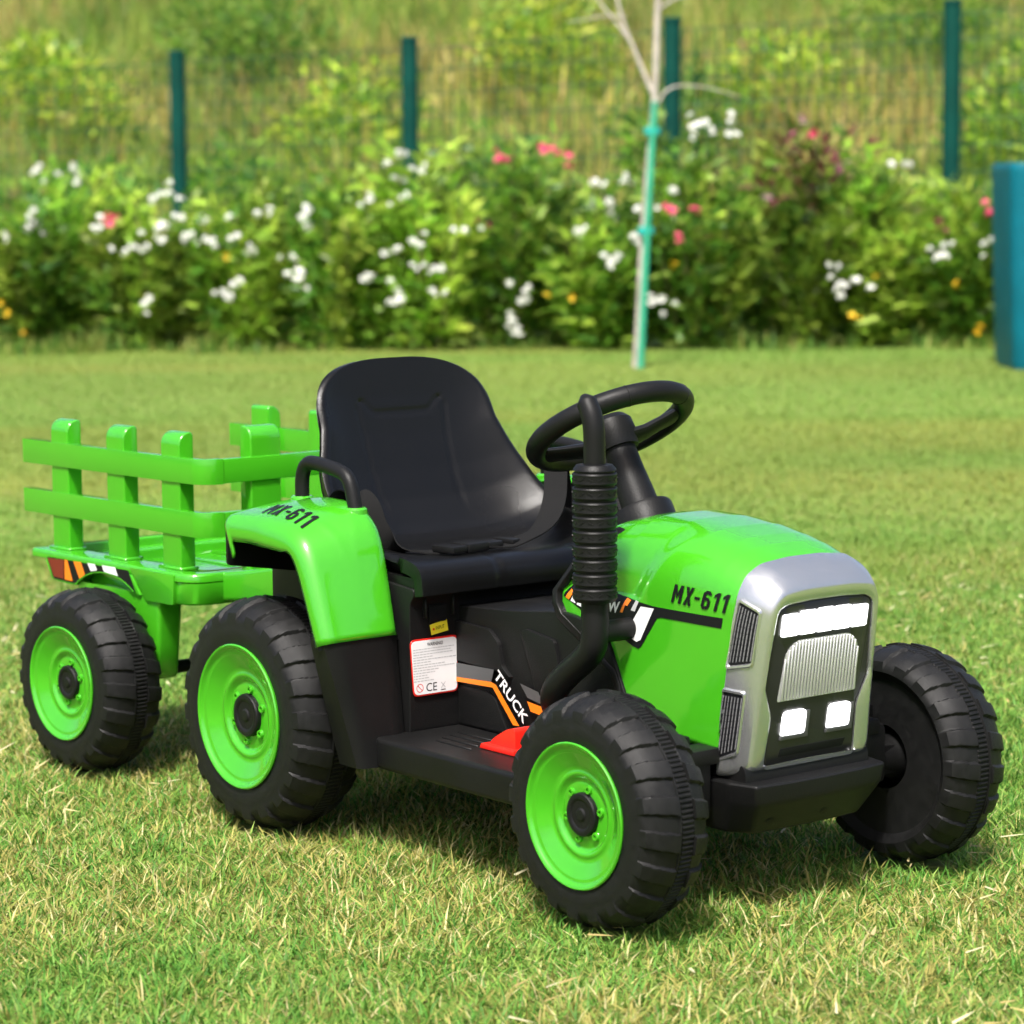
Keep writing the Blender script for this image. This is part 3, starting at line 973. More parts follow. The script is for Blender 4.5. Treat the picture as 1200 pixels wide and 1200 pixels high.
bodyp = round_poly([(-0.075, 0.10), (0.158, 0.10), (0.172, 0.118), (0.174, 0.250), (0.181, 0.2580), (0.181, 0.2650), (0.10, 0.272), (-0.05, 0.30), (-0.075, 0.28)], [0.01, 0.003, 0.004, 0.01, 0.004, 0.004, 0.01, 0.02, 0.02], 4)
body = add('seat_body', prism('seat_body', bodyp, XZ, -0.1560, 0.1560, 0.006, 3), M['black'], tractor)
def front_plate(name, y0, y1, z0, z1, m, d=0.1746, t=0.0012, r=0.004, parent=body, shear=0.0):
    return add(name, prism(name, round_poly([(y0 + shear, z0), (y1, z0), (y1, z1), (y0, z1)], r, 4), YZ, d, d + t, 0.0002, 1), m, parent)
# charging socket with two ribs beside it
front_plate('charging_socket', -0.1330, -0.1120, 0.2290, 0.2460, M['black'], 0.1742, 0.0022, 0.001)
V, F = fill_2d([[(-0.1225 + 0.0025 * math.cos(a), 0.2370 + 0.0025 * math.sin(a)) for a in np.linspace(0, 6.283, 16, endpoint=False)]], 0.01)
decal('socket_hole', V, F, lambda u, v: (0.1768, u, v), M['ink'], body)
for y in (-0.139, -0.104):
    add('socket_rib', box('socket_rib', (0.1765, y, 0.2440), (0.006, 0.0025, 0.020), 0.001, 1), M['black'], body)
# warning label
lab = front_plate('warning_label', -0.1575, -0.0968, 0.1545, 0.2130, M['red'], 0.1745, 0.0006, 0.006, shear=0.004)
wl = front_plate('label_paper', -0.1562, -0.0981, 0.1560, 0.2112, M['white'], 0.1752, 0.0003, 0.0055, lab, shear=0.004)
LX = 0.17565
def on_label(name, polys, m, d=LX, parent=lab):
    V, F = fill_2d(polys, 0.05)
    return decal(name, V, F, lambda u, v: (d, u, v), m, parent)
def label_text(s, y0, z0, wd, h, m, bold=0.0, rot=0.0, d=LX, parent=lab, name='label_lettering'):
    V, F = text_2d(s, bold)
    return decal(name, V, F, lambda u, v: (d, y0 + wd * u * math.cos(rot) - h * v * math.sin(rot), z0 + h * v + wd * u * math.sin(rot)), m, parent)
label_text('WARNING!', -0.136, 0.2050, 0.020, 0.0036, M['ink'], 0.02)
polys = []
zrow = 0.2020
for frac in (0.95, 0.86, 0.92, 0.42, 0.96, 0.35, 0.72, 0.96, 0.55, 0.50, 0.32, 0.30, 0.48):
    y = -0.1535
    while y < -0.1535 + 0.0525 * frac:
        l = random.uniform(0.0015, 0.005)
        polys.append([(y, zrow), (y + l, zrow), (y + l, zrow + 0.0009), (y, zrow + 0.0009)])
        y += l + 0.0009
    zrow -= 0.0027
on_label('label_text_lines', polys, M['lightgrey'])
label_text('CE', -0.1375, 0.1585, 0.0135, 0.0085, M['ink'], 0.0)
ring_ = []
for k in range(24):
    a0, a1 = 2 * math.pi * k / 24, 2 * math.pi * (k + 1) / 24
    ring_.append([(-0.1455 + r * math.cos(a), 0.1630 + r * math.sin(a)) for r, a in ((0.0044, a0), (0.0044, a1), (0.0037, a1), (0.0037, a0))])
ring_.append([(-0.1485, 0.1655), (-0.1480, 0.1660), (-0.1425, 0.1605), (-0.1430, 0.1600)])
on_label('label_symbol', ring_, M['red'])
on_label('label_symbol', [[(-0.1190, 0.1580), (-0.1130, 0.1580), (-0.1130, 0.1588), (-0.1190, 0.1588)]], M['ink'])
on_label('label_symbol', [[(-0.1190, 0.1660), (-0.1185, 0.1665), (-0.1130, 0.1605), (-0.1135, 0.1600)], [(-0.1135, 0.1665), (-0.1130, 0.1660), (-0.1185, 0.1600), (-0.1190, 0.1605)]], M['lightgrey'])
inp = add('input_label', prism('input_label', [(-0.1298, 0.2155), (-0.1085, 0.2185), (-0.1105, 0.2300), (-0.1318, 0.2262)], YZ, 0.1746, 0.1753, 0.0001, 1), M['yellow'], body)
V, F = fill_2d([[(-0.1275 + 0.0013 * math.cos(a), 0.2215 + 0.0013 * math.sin(a)) for a in np.linspace(0, 6.283, 12, endpoint=False)]], 0.01)
decal('input_mark', V, F, lambda u, v: (0.1757, u, v), M['red'], inp)
label_text('INPUT', -0.1245, 0.2205, 0.011, 0.0035, M['ink'], 0.0, 0.12, 0.1757, inp, 'input_lettering')

# pedal
pd_ = round_poly([(0.285, 0.1205), (0.330, 0.1205), (0.330, 0.1450), (0.318, 0.1430), (0.296, 0.1310)], [0.002, 0.002, 0.006, 0.008, 0.006], 4)
bm = bmesh.new()
prism_bm(bm, [(0.280, 0.1190), (0.335, 0.1190), (0.335, 0.1245), (0.283, 0.1245)], XZ, -0.152, -0.098, 0.0015)
prism_bm(bm, pd_, XZ, -0.146, -0.104, 0.004, 3)
add('foot_pedal', mesh_bm('foot_pedal', bm, True, 40), M['red'], tractor)

# --- fenders: swept shell over each rear wheel, black support below
def fender_path():
    # (x, z, roll-off at the outer edge, outer y, inner y)
    return [(-0.036, 0.3360, 0.010, -0.2440, -0.152), (-0.027, 0.3390, 0.012, -0.2445, -0.152), (-0.012, 0.3420, 0.015, -0.2450, -0.152), (0.015, 0.3455, 0.018, -0.2460, -0.152),
            (0.045, 0.3475, 0.021, -0.2480, -0.152), (0.078, 0.3460, 0.022, -0.2490, -0.152), (0.103, 0.3390, 0.020, -0.2495, -0.1525), (0.121, 0.3250, 0.016, -0.2500, -0.153),
            (0.133, 0.3050, 0.012, -0.2500, -0.1540), (0.143, 0.2780, 0.009, -0.2500, -0.1555), (0.154, 0.2460, 0.007, -0.2500, -0.1580), (0.163, 0.2185, 0.006, -0.2495, -0.1600)]
def fender(s):
    path = catmull([(*p,) for p in fender_path()], 4)
    nu = 26
    rows = []
    for i, p in enumerate(path):
        a, b = path[max(i - 1, 0)], path[min(i + 1, len(path) - 1)]
        t = np.array((b[0] - a[0], b[1] - a[1]))
        t /= np.linalg.norm(t)
        nrm = np.array((-t[1], t[0]))
        row = []
        for j in range(nu):
            u = j / (nu - 1)               # 0 inner .. 1 outer
            y = p[4] + (p[3] - p[4]) * (1 - (1 - u) ** 1.05)
            drop = p[2] * (max(0, u - 0.12) / 0.88) ** 1.6 + 0.009 * max(0, (u - 0.84) / 0.16) ** 2.4
            drop += 0.006 * max(0, (0.12 - u) / 0.12) ** 2
            # V-shaped crease down the front face
            if p[0] > 0.10:
                k = (p[0] - 0.10) / 0.05
                drop += 0.0022 * smooth(0.02, 0.10, abs(u - 0.44) - 0.20 * (1 - k)) * max(0, 1 - k) * 0 - 0.0007 * math.exp(-((abs(u - 0.44) - 0.22 * max(0, 1 - k)) / 0.035) ** 2) * max(0, min(1, 1.2 - k))
            row.append((p[0] - nrm[0] * drop, s * -y if s > 0 else y, p[1] - nrm[1] * drop))
        # side skirt turning down at the outer edge, tallest over the wheel's rear
        sk = np.interp(p[0], [-0.036, -0.031, -0.026, 0.0, 0.04, 0.09, 0.125, 0.165], [0.036, 0.030, 0.016, 0.015, 0.015, 0.013, 0.010, 0.008])
        last = row[-1]
        row.append((last[0] - nrm[0] * sk * 0.6, last[1] - s * 0.0005, last[2] - nrm[1] * sk * 0.6))
        row.append((last[0] - nrm[0] * sk, last[1] - s * 0.001, last[2] - nrm[1] * sk))
        rows.append(row)
    V = [v for r in rows for v in r]
    F = grid_faces(len(rows), nu + 2)
    if s < 0:
        F = [f[::-1] for f in F]
    return mesh_pd('fender', V, F, True, 50), rows
for s in (-1, 1):
    me, rows = fender(s)
    if sum(p.normal.z * p.area for p in me.polygons) < 0:
        me.flip_normals()
    fe = add('fender', me, M['green'], tractor)
    FBV = bvh_of(fe)
    md = fe.modifiers.new('thickness', 'SOLIDIFY')
    md.thickness = 0.003
    md.offset = -1
    # rear wall closing the shell towards the trailer, and inner well
    last = rows[-1]
    # black support below the green shell, tapering to the footboard
    rings = []
    front = [last[j] for j in range(0, len(last) - 1, 3)]
    for t, z, dx in ((0, None, 0), (0.02, 0.212, -0.001), (0.5, 0.150, 0.006), (1.0, 0.088, 0.012)):
        ring = []
        for p in front:
            yy = p[1] * (1 - 0.13 * t * abs((abs(p[1]) - 0.155) / 0.1))
            ring.append((p[0] + dx - (0.0010 if t == 0 else 0.0008), yy - s * 0.0006, p[2] + 0.002 if z is None else z))
        for p in front[::-1]:
            yy = p[1] * (1 - 0.13 * t * abs((abs(p[1]) - 0.155) / 0.1))
            ring.append((0.128 + 0.006 * t, yy - s * 0.0006, 0.2205 if z is None else z))
        rings.append(ring)
    add('fender_support', loft('fender_support', rings, True, 50), M['black'], tractor)
    # black liner under the shell and inner wall of the wheel well
    lin = []
    for r in rows:
        row = [(p[0] * 1.0 - 0.004 * (p[2] < 0.30), p[1] - (0 if 0 < j < 24 else s * 0.002 * (1 if j else -1)), p[2] - 0.0055) for j, p in enumerate(r[:26])]
        top = row[0]
        lin.append([(top[0], s * 0.1535, min(top[2], max(0.19, float(np.interp(top[0], [-0.04, 0.10, 0.14], [0.278, 0.268, 0.20]))))), (top[0], s * 0.1535, top[2])] + row[1:])
    me = mesh_pd('wheel_well', [v for r in lin for v in r], grid_faces(len(lin), len(lin[0])), True, 50)
    wo = add('wheel_well', me, M['black'], tractor)
    add('well_rear_wall', prism('well_rear_wall', round_poly([(0.1550, 0.262), (0.2410, 0.276), (0.2410, 0.318), (0.20, 0.330), (0.1550, 0.334)], 0.004, 3), lambda u, v, d, s=s: (d, s * u, v), -0.0330, -0.0290, 0.001), M['black'], wo)
    add('well_wall', prism('well_wall', round_poly([(0.052, 0.20), (0.128, 0.20), (0.120, 0.29), (0.09, 0.30), (0.06, 0.28)], 0.008, 3), lambda u, v, d, s=s: (u, s * d, v), 0.1500, 0.162, 0.003), M['black'], wo)
    # grab handle on two green collars
    hp = [(0.0000, s * 0.1660, 0.340), (0.0010, s * 0.1660, 0.366), (0.0105, s * 0.1660, 0.3800), (0.030, s * 0.1660, 0.3815), (0.068, s * 0.1660, 0.3770), (0.0840, s * 0.1660, 0.3700), (0.0915, s * 0.1660, 0.355), (0.0975, s * 0.1660, 0.332)]
    add('grab_handle', tube('grab_handle', hp, 0.0076, 18, 5), M['black'], fe)
    for x, z in ((0.0000, 0.3430), (0.0960, 0.3390)):
        add('handle_collar', lathe('handle_collar', [(0.0135, -0.008), (0.0125, 0.001), (0.0105, 0.003), (0.0085, 0.003)], 28, (x, s * 0.1660, z)), M['green'], fe)
    if s < 0:
        V, F = fill_2d(model_glyphs(), 0.08)
        o0, eu, ev = Vector((0.016, -0.2280)), Vector((0.083, -0.006)), Vector((-0.004, 0.0240))
        decal('fender_lettering', V, F, lambda u, v: (o0.x + eu.x * u + ev.x * v, o0.y + eu.y * u + ev.y * v, 0.6), M['ink'], fe, FBV, (0, 0, -1), 0.0008)

# --- seat
def seat_mesh():
    zs = [0.40 + 0.0815 * math.sin(a) ** (2 / 2.7) for a in np.linspace(math.radians(87.5), 0.02, 40)] + list(np.linspace(0.398, 0.305, 26))
    prof = []
    for z in zs:
        x = float(np.interp(z, [0.30, 0.33, 0.36, 0.40, 0.44, 0.4815], [0.010, -0.012, -0.025, -0.038, -0.048, -0.056]))
        if z > 0.40:
            q = min(1, (z - 0.40) / 0.0815)
            wd = 0.1135 * max(0.0, 1 - q ** 2.7) ** (1 / 2.7)
        else:
            wd = float(np.interp(z, [0.29, 0.33, 0.37, 0.40], [0.1500, 0.1370, 0.1225, 0.1135]))
        prof.append((x, z, wd, 0))
    cush = catmull([(0.0150, 0.296, 0.1490), (0.035, 0.2885, 0.1510), (0.065, 0.2855, 0.1530), (0.10, 0.2860, 0.1545), (0.14, 0.2895, 0.1550), (0.168, 0.2915, 0.1560), (0.184, 0.2895, 0.1560), (0.1940, 0.2820, 0.1560), (0.1970, 0.2715, 0.1560), (0.1965, 0.2600, 0.1560)], 6)
    for c in cush:
        prof.append((c[0], c[1], c[2], 1))
    n = len(prof)
    nu = 71
    V = []
    def arc(L_):
        d = [0.0]
        for p, q in zip(L_[:-1], L_[1:]):
            d.append(d[-1] + math.hypot(q[0] - p[0], q[1] - p[1]))
        return np.array(d) / d[-1]
    sc_ = arc(prof)
    # forward edge of the side bolsters, swept from the top of the back to the front lip
    ed = catmull([(-0.0565, 0.4815), (-0.040, 0.455), (-0.020, 0.415), (0.000, 0.375), (0.024, 0.343), (0.055, 0.3200), (0.095, 0.3050), (0.140, 0.2970), (0.176, 0.2925), (0.192, 0.2830), (0.1965, 0.2600)], 8)
    se = arc(ed)
    for i, (x, z, wd, k) in enumerate(prof):
        ex_ = float(np.interp(sc_[i], se, [e[0] for e in ed]))
        ez_ = float(np.interp(sc_[i], se, [e[1] for e in ed]))
        a, b = prof[max(i - 1, 0)], prof[min(i + 1, n - 1)]
        t = np.array((b[0] - a[0], b[1] - a[1]))
        t /= np.linalg.norm(t) + 1e-9
        nr = np.array((-t[1], t[0]))
        for j in range(nu):
            u = -1 + 2 * j / (nu - 1)
            q = abs(u) ** 3.4
            off = 0.0
            if abs(u) > 0.93 and (k == 0 or x < 0.15):
                off -= 0.007 * ((abs(u) - 0.93) / 0.07) ** 2
            if k == 0:
                for uc in (-0.42, 0.42):        # panel lines pressed into the backrest
                    uu = uc * (1.0 + 0.25 * (z - 0.36) / 0.08)
                    if z < 0.43:
                        off -= 0.0016 * math.exp(-((u - uu) / 0.018) ** 2) * smooth(0.31, 0.33, z)
                zc = 0.4230 + 0.012 * smooth(0.30, 0.46, abs(u))
                if abs(u) < 0.50:
                    off -= 0.0020 * math.exp(-((z - zc) / 0.0020) ** 2)
            else:
                for uc in (-0.36, 0.36):
                    if x > 0.165:
                        off -= 0.0030 * math.exp(-((u - uc) / 0.016) ** 2)
            px_ = x * (1 - q) + ex_ * q + nr[0] * off
            pz_ = z * (1 - q) + ez_ * q + nr[1] * off
            sh = 0.004 * smooth(0.30, 0.36, z)
            V.append((px_, (wd + sh) * u - sh, pz_))
    F = grid_faces(n, nu)
    return mesh_pd('seat', V, [f[::-1] for f in F], True, 60)
seat = add('seat', seat_mesh(), M['seat'], tractor)
SB = bvh_of(seat)
md = seat.modifiers.new('thickness', 'SOLIDIFY')
md.thickness = 0.014
md.offset = -1
add('seat_skirt', prism('seat_skirt', round_poly([(-0.03, 0.262), (0.186, 0.262), (0.186, 0.276), (0.10, 0.278), (0.02, 0.285), (-0.03, 0.30)], 0.003, 2), XZ, -0.1535, 0.1535, 0.002), M['seat'], seat)
md2 = seat.modifiers.new('round', 'BEVEL')
md2.width = 0.003
md2.segments = 3
md2.limit_method = 'ANGLE'
md2.angle_limit = math.radians(50)

# --- seat belt: webbing laid over the cushion with a plastic buckle
def ribbon(name, pts, wdir, width, thick=0.0016, sub=6):
    path = catmull(pts, sub)
    wd = catmull(wdir, sub)
    rings = []
    for i, p in enumerate(path):
        d = path[min(i + 1, len(path) - 1)] - path[max(i - 1, 0)]
        d /= np.linalg.norm(d)
        w_ = wd[i] - d * np.dot(wd[i], d)
        w_ /= np.linalg.norm(w_)
        n_ = np.cross(d, w_)
        a, b = w_ * width / 2, n_ * thick / 2
        rings.append([tuple(p - a - b), tuple(p + a - b), tuple(p + a + b), tuple(p - a + b)])
    return loft(name, rings, True, 40)
belt = empty('seat_belt', (0, 0, 0), tractor)
def on_seat(x, y, h=0.003):
    hit = SB.ray_cast(Vector((x, y, 0.6)), Vector((0, 0, -1)))[0]
    return (x, y, (hit.z if hit else 0.29) + h)
rp = [on_seat(0.148, -0.040, 0.006), on_seat(0.152, -0.015, 0.004), (0.1535, 0.010, 0.3010), (0.1440, 0.038, 0.3065), (0.1240, 0.068, 0.3180), (0.1070, 0.089, 0.3360), (0.0950, 0.1000, 0.3560), (0.0880, 0.1060, 0.3680), (0.078, 0.116, 0.3640), (0.066, 0.130, 0.340), (0.055, 0.140, 0.315)]
rw = [(1, 0.1, 0.0)] * 3 + [(0.9, 0.3, 0.1), (0.78, 0.6, 0.0), (0.66, 0.75, 0.0), (0.62, 0.78, 0), (0.62, 0.78, 0), (0.62, 0.78, 0), (0.7, 0.7, 0), (0.8, 0.6, 0)]
add('webbing', ribbon('webbing', rp, rw, 0.025), M['web'], belt)
lp = [(0.030, -0.150, 0.325), (0.040, -0.142, 0.345), (0.055, -0.136, 0.350), (0.072, -0.133, 0.338), (0.085, -0.131, 0.315), on_seat(0.100, -0.122, 0.004), on_seat(0.118, -0.100), on_seat(0.134, -0.085), on_seat(0.144, -0.050, 0.005)]
lw = [(0.5, 0.8, 0)] * 3 + [(0.6, 0.7, 0), (0.7, 0.6, 0), (0.9, 0.3, 0.1), (1, 0.1, 0), (1, 0, 0), (1, 0, 0)]
add('webbing', ribbon('webbing', lp, lw, 0.025), M['web'], belt)
bk = on_seat(0.146, -0.058, 0.007)
rotb = Matrix.Rotation(math.radians(98), 3, 'Z')
bm = bmesh.new()
bm_box(bm, bk, (0.030, 0.030, 0.010), 0.003, 2, rotb)
bm_box(bm, (bk[0] - 0.001, bk[1] + 0.026, bk[2]), (0.022, 0.024, 0.008), 0.003, 2, rotb)
bm_box(bm, (bk[0] + 0.001, bk[1] - 0.026, bk[2]), (0.022, 0.032, 0.007), 0.002, 2, rotb)
bm_box(bm, (bk[0] - 0.004, bk[1] + 0.052, bk[2] + 0.001), (0.012, 0.030, 0.006), 0.002, 2, rotb)
add('buckle', mesh_bm('buckle', bm, True, 40), M['black'], belt)

# --- steering wheel and column
SC, SR, ST = Vector((0.3022, 0, 0.4275)), 0.0780, 0.527
AX = Vector((-math.sin(ST), 0, math.cos(ST)))
E1 = Vector((0, 1, 0))
E2 = AX.cross(E1)
sw = empty('steering_wheel', (0, 0, 0), tractor)
rings = []
for a in np.linspace(0, 2 * math.pi, 97)[:-1]:
    rad = E1 * math.cos(a) + E2 * math.sin(a)
    rings.append([tuple(SC + rad * (SR + 0.0105 * math.cos(b)) + AX * 0.0105 * math.sin(b)) for b in np.linspace(0, 2 * math.pi, 18, endpoint=False)])
V = [v for r in rings for v in r] 
F = grid_faces(len(rings), 18, True) + [((len(rings) - 1) * 18 + j, (len(rings) - 1) * 18 + (j + 1) % 18, (j + 1) % 18, j) for j in range(18)]
bm = bmesh.new()
bvs = [bm.verts.new(v) for v in V]
for f in F:
    bm.faces.new([bvs[i] for i in f])
add('rim', mesh_bm('rim', bm), M['black'], sw)
def sp_at(a, r, h):
    return SC + (E1 * math.cos(a) + E2 * math.sin(a)) * r + AX * h
for a, wd in ((math.radians(342), 0.017), (math.radians(132), 0.017), (math.radians(58), 0.013)):
    tan = -E1 * math.sin(a) + E2 * math.cos(a)
    rings = []
    for r, h, k, th in ((0.012, -0.016, 1.1, 0.008), (0.03, -0.014, 1.0, 0.007), (0.055, -0.007, 0.95, 0.006), (0.070, -0.003, 1.1, 0.006), (0.079, 0.0, 1.3, 0.006)):
        c = sp_at(a, r, h)
        rings.append([tuple(c + tan * (wd * k * math.cos(b)) + AX * (th * math.sin(b))) for b in np.linspace(0, 2 * math.pi, 14, endpoint=False)])
    add('spoke', loft('spoke', rings, True), M['black'], sw)
for a in (math.radians(225), math.radians(246), math.radians(300)):
    rad = E1 * math.cos(a) + E2 * math.sin(a)
    c = SC + rad * SR
    tg = (-E1 * math.sin(a) + E2 * math.cos(a))
    add('rim_seam', lathe('rim_seam', [(0.0104, -0.0006), (0.0109, -0.0003), (0.0109, 0.0003), (0.0104, 0.0006)], 18, tuple(c), tuple(tg), cap=False), M['black'], sw)
add('horn_cap', lathe('horn_cap', [(0.021, -0.026), (0.024, -0.012), (0.023, 0.002), (0.018, 0.008), (0.010, 0.010), (0.0005, 0.0105)], 36, tuple(SC), tuple(AX)), M['black'], sw)
col = add('steering_column', lathe('steering_column', [(0.0205, -0.108), (0.0195, -0.075), (0.0178, -0.05), (0.0172, -0.022)], 36, tuple(SC), tuple(AX)), M['black'], tractor)
add('column_collar', lathe('column_collar', [(0.032, -0.112), (0.0315, -0.094), (0.0295, -0.0905), (0.0215, -0.0900)], 40, tuple(SC), tuple(AX)), M['black'], col)
sd_ = Vector((-0.62, -0.55, 0)).normalized()
sdp = (sd_ - AX * sd_.dot(AX)).normalized()
cp = SC - AX * 0.080 + sdp * 0.0192
add('column_screw', lathe('column_screw', [(0.0042, 0), (0.0042, 0.0025), (0.003, 0.0038), (0.0005, 0.0038)], 14, tuple(cp), tuple(sdp)), M['steel'], col)
rail = [tuple(SC - AX * h + sdp.cross(AX) * -0.006 + sdp * r) for h, r in ((0.092, 0.0185), (0.06, 0.0170), (0.03, 0.0155))]
add('column_rib', tube('column_rib', rail, 0.004, 10, 3), M['black'], col)

# --- exhaust stack
ex = empty('exhaust_stack', (0, 0, 0), tractor)
EY = -0.130
def pipe(pts, r, name='pipe'):
    add(name, tube(name, [(x, y, z) for x, y, z in pts], r, 22, 6), M['black'], ex)
pipe([(0.4310, EY, 0.395), (0.4308, EY, 0.425), (0.4300, EY, 0.4420), (0.4265, EY, 0.4550), (0.4200, EY, 0.4660), (0.4155, EY, 0.4720)], [0.0102, 0.0102, 0.0102, 0.0102, 0.0096, 0.0035], 'outlet_pipe')
pipe([(0.4310, EY, 0.300), (0.4310, EY, 0.270), (0.4305, EY, 0.246), (0.4255, EY, 0.2325), (0.4130, EY, 0.2210), (0.3920, EY, 0.2060), (0.3740, EY, 0.1900), (0.3600, -0.122, 0.172), (0.352, -0.105, 0.155)], 0.0132, 'lower_pipe')
pipe([(0.4310, EY, 0.2500), (0.4318, -0.115, 0.2500), (0.4325, -0.100, 0.2500), (0.4335, -0.082, 0.2505)], 0.0105, 'bracket_pipe')
prof = [(0.0145, 0.2790), (0.0190, 0.2800)]
seg = (0.4035 - 0.2820) / 9
for k in range(9):
    z0 = 0.2820 + k * seg
    prof += [(0.0206, z0 + 0.0004), (0.0212, z0 + 0.0018), (0.0206, z0 + seg * 0.5), (0.0212, z0 + seg - 0.0038), (0.0204, z0 + seg - 0.0024), (0.0188, z0 + seg - 0.0018), (0.0188, z0 + seg - 0.0004)]
prof += [(0.0205, 0.4035), (0.0200, 0.4050), (0.0170, 0.4085), (0.0115, 0.4092), (0.0100, 0.4070)]
add('ribbed_sleeve', lathe('ribbed_sleeve', prof, 48, (0.4310, EY, 0), (0, 0, 1), angle=28), M['black'], ex)
for k in range(9):            # small moulded chevrons on each ring of the sleeve
    bm = bmesh.new()
    z0 = 0.2820 + (k + 0.5) * seg
    for j in range(14):
        a = 2 * math.pi * j / 14
        rm = Matrix.Rotation(a, 3, 'Z')
        bm_box(bm, Vector((0.4310, EY, z0 - 0.001)) + rm @ Vector((0.0206, 0, 0)), (0.0016, 0.0050, 0.0012), 0.0, 1, rm @ Matrix.Rotation(0.5 if j % 2 else -0.5, 3, 'X'))
    add('sleeve_moulding', mesh_bm('sleeve_moulding', bm, False), M['black'], ex)

# ------------------------------------------------------------------ toy trailer
trailer = empty('toy_trailer', TR_LOC, label='small green toy trailer with slatted rail sides behind the tractor', category='toy trailer')
trailer.rotation_euler = (0, 0, TR_YAW)
def tadd(name, me, m, parent=trailer):
    return add(name, me, m, parent)
wheel(trailer, (0.0368, -0.2560, 0.1050), 0.1050, False, 0.1)
wheel(trailer, (0.0368, 0.2560, 0.1050), 0.1050, True)
# bed: thin overhanging rim above a deeper tub
bo = round_poly([(-0.155, -0.176), (0.186, -0.176), (0.186, 0.176), (-0.155, 0.176)], [0.008, 0.035, 0.035, 0.008], 8)
bi = round_poly([(-0.142, -0.142), (0.164, -0.142), (0.164, 0.142), (-0.142, 0.142)], [0.006, 0.025, 0.025, 0.006], 8)
lo = round_poly([(-0.100, -0.158), (0.186, -0.1755), (0.186, 0.1755), (-0.100, 0.158)], [0.006, 0.035, 0.035, 0.006], 8)
sc2 = lambda o, a, b: [(x * a, y * b) for x, y in o]
R = [[(x, y, 0.2005) for x, y in sc2(lo, 0.95, 0.95)], [(x, y, 0.2005) for x, y in sc2(lo, 0.985, 0.985)], [(x, y, 0.2030) for x, y in sc2(lo, 0.995, 0.995)], [(x, y, 0.2255) for x, y in lo],
     [(x, y, 0.2258) for x, y in sc2(bo, 0.99, 0.99)], [(x, y, 0.2272) for x, y in bo], [(x, y, 0.2335) for x, y in bo],
     [(x, y, 0.2357) for x, y in sc2(bo, 0.995, 0.994)], [(x, y, 0.2365) for x, y in sc2(bo, 0.987, 0.984)], [(x, y, 0.2365) for x, y in bi], [(x * 0.985, y * 0.985, 0.2345) for x, y in bi], [(x * 0.97, y * 0.96, 0.2140) for x, y in bi]]
bed = tadd('bed', loft('bed', R, True, 40), M['green'])
for y in np.linspace(-0.11, 0.11, 5):
    tadd('floor_rib', box('floor_rib', (0.01, y, 0.2150), (0.26, 0.008, 0.004), 0.0015, 1), M['green'], bed)
R = []
for x, z0, z1 in ((0.150, 0.2020, 0.2350), (0.184, 0.2030, 0.2365), (0.235, 0.2090, 0.2440), (0.290, 0.2170, 0.2540), (0.325, 0.2230, 0.2610)):
    R.append([(x, y, z) for y, z in round_poly([(-0.132, z0), (0.132, z0), (0.132, z1), (-0.132, z1)], 0.005, 3)])
tadd('coupling_deck', loft('coupling_deck', R, True, 40), M['green'], bed)
for y in (-0.07, -0.045):
    tadd('deck_bolt', lathe('deck_bolt', [(0.006, 0), (0.006, 0.005), (0.004, 0.007), (0.0005, 0.007)], 14, (0.215, y - 0.045, 0.2405)), M['green'], bed)
ARCH = [(-0.0475, 0.2043), (-0.0380, 0.2100), (-0.0276, 0.2147), (-0.0130, 0.2195), (0.003, 0.2214), (0.0180, 0.2218), (0.0328, 0.2203), (0.0450, 0.2178), (0.0566, 0.2138), (0.0722, 0.2060)]
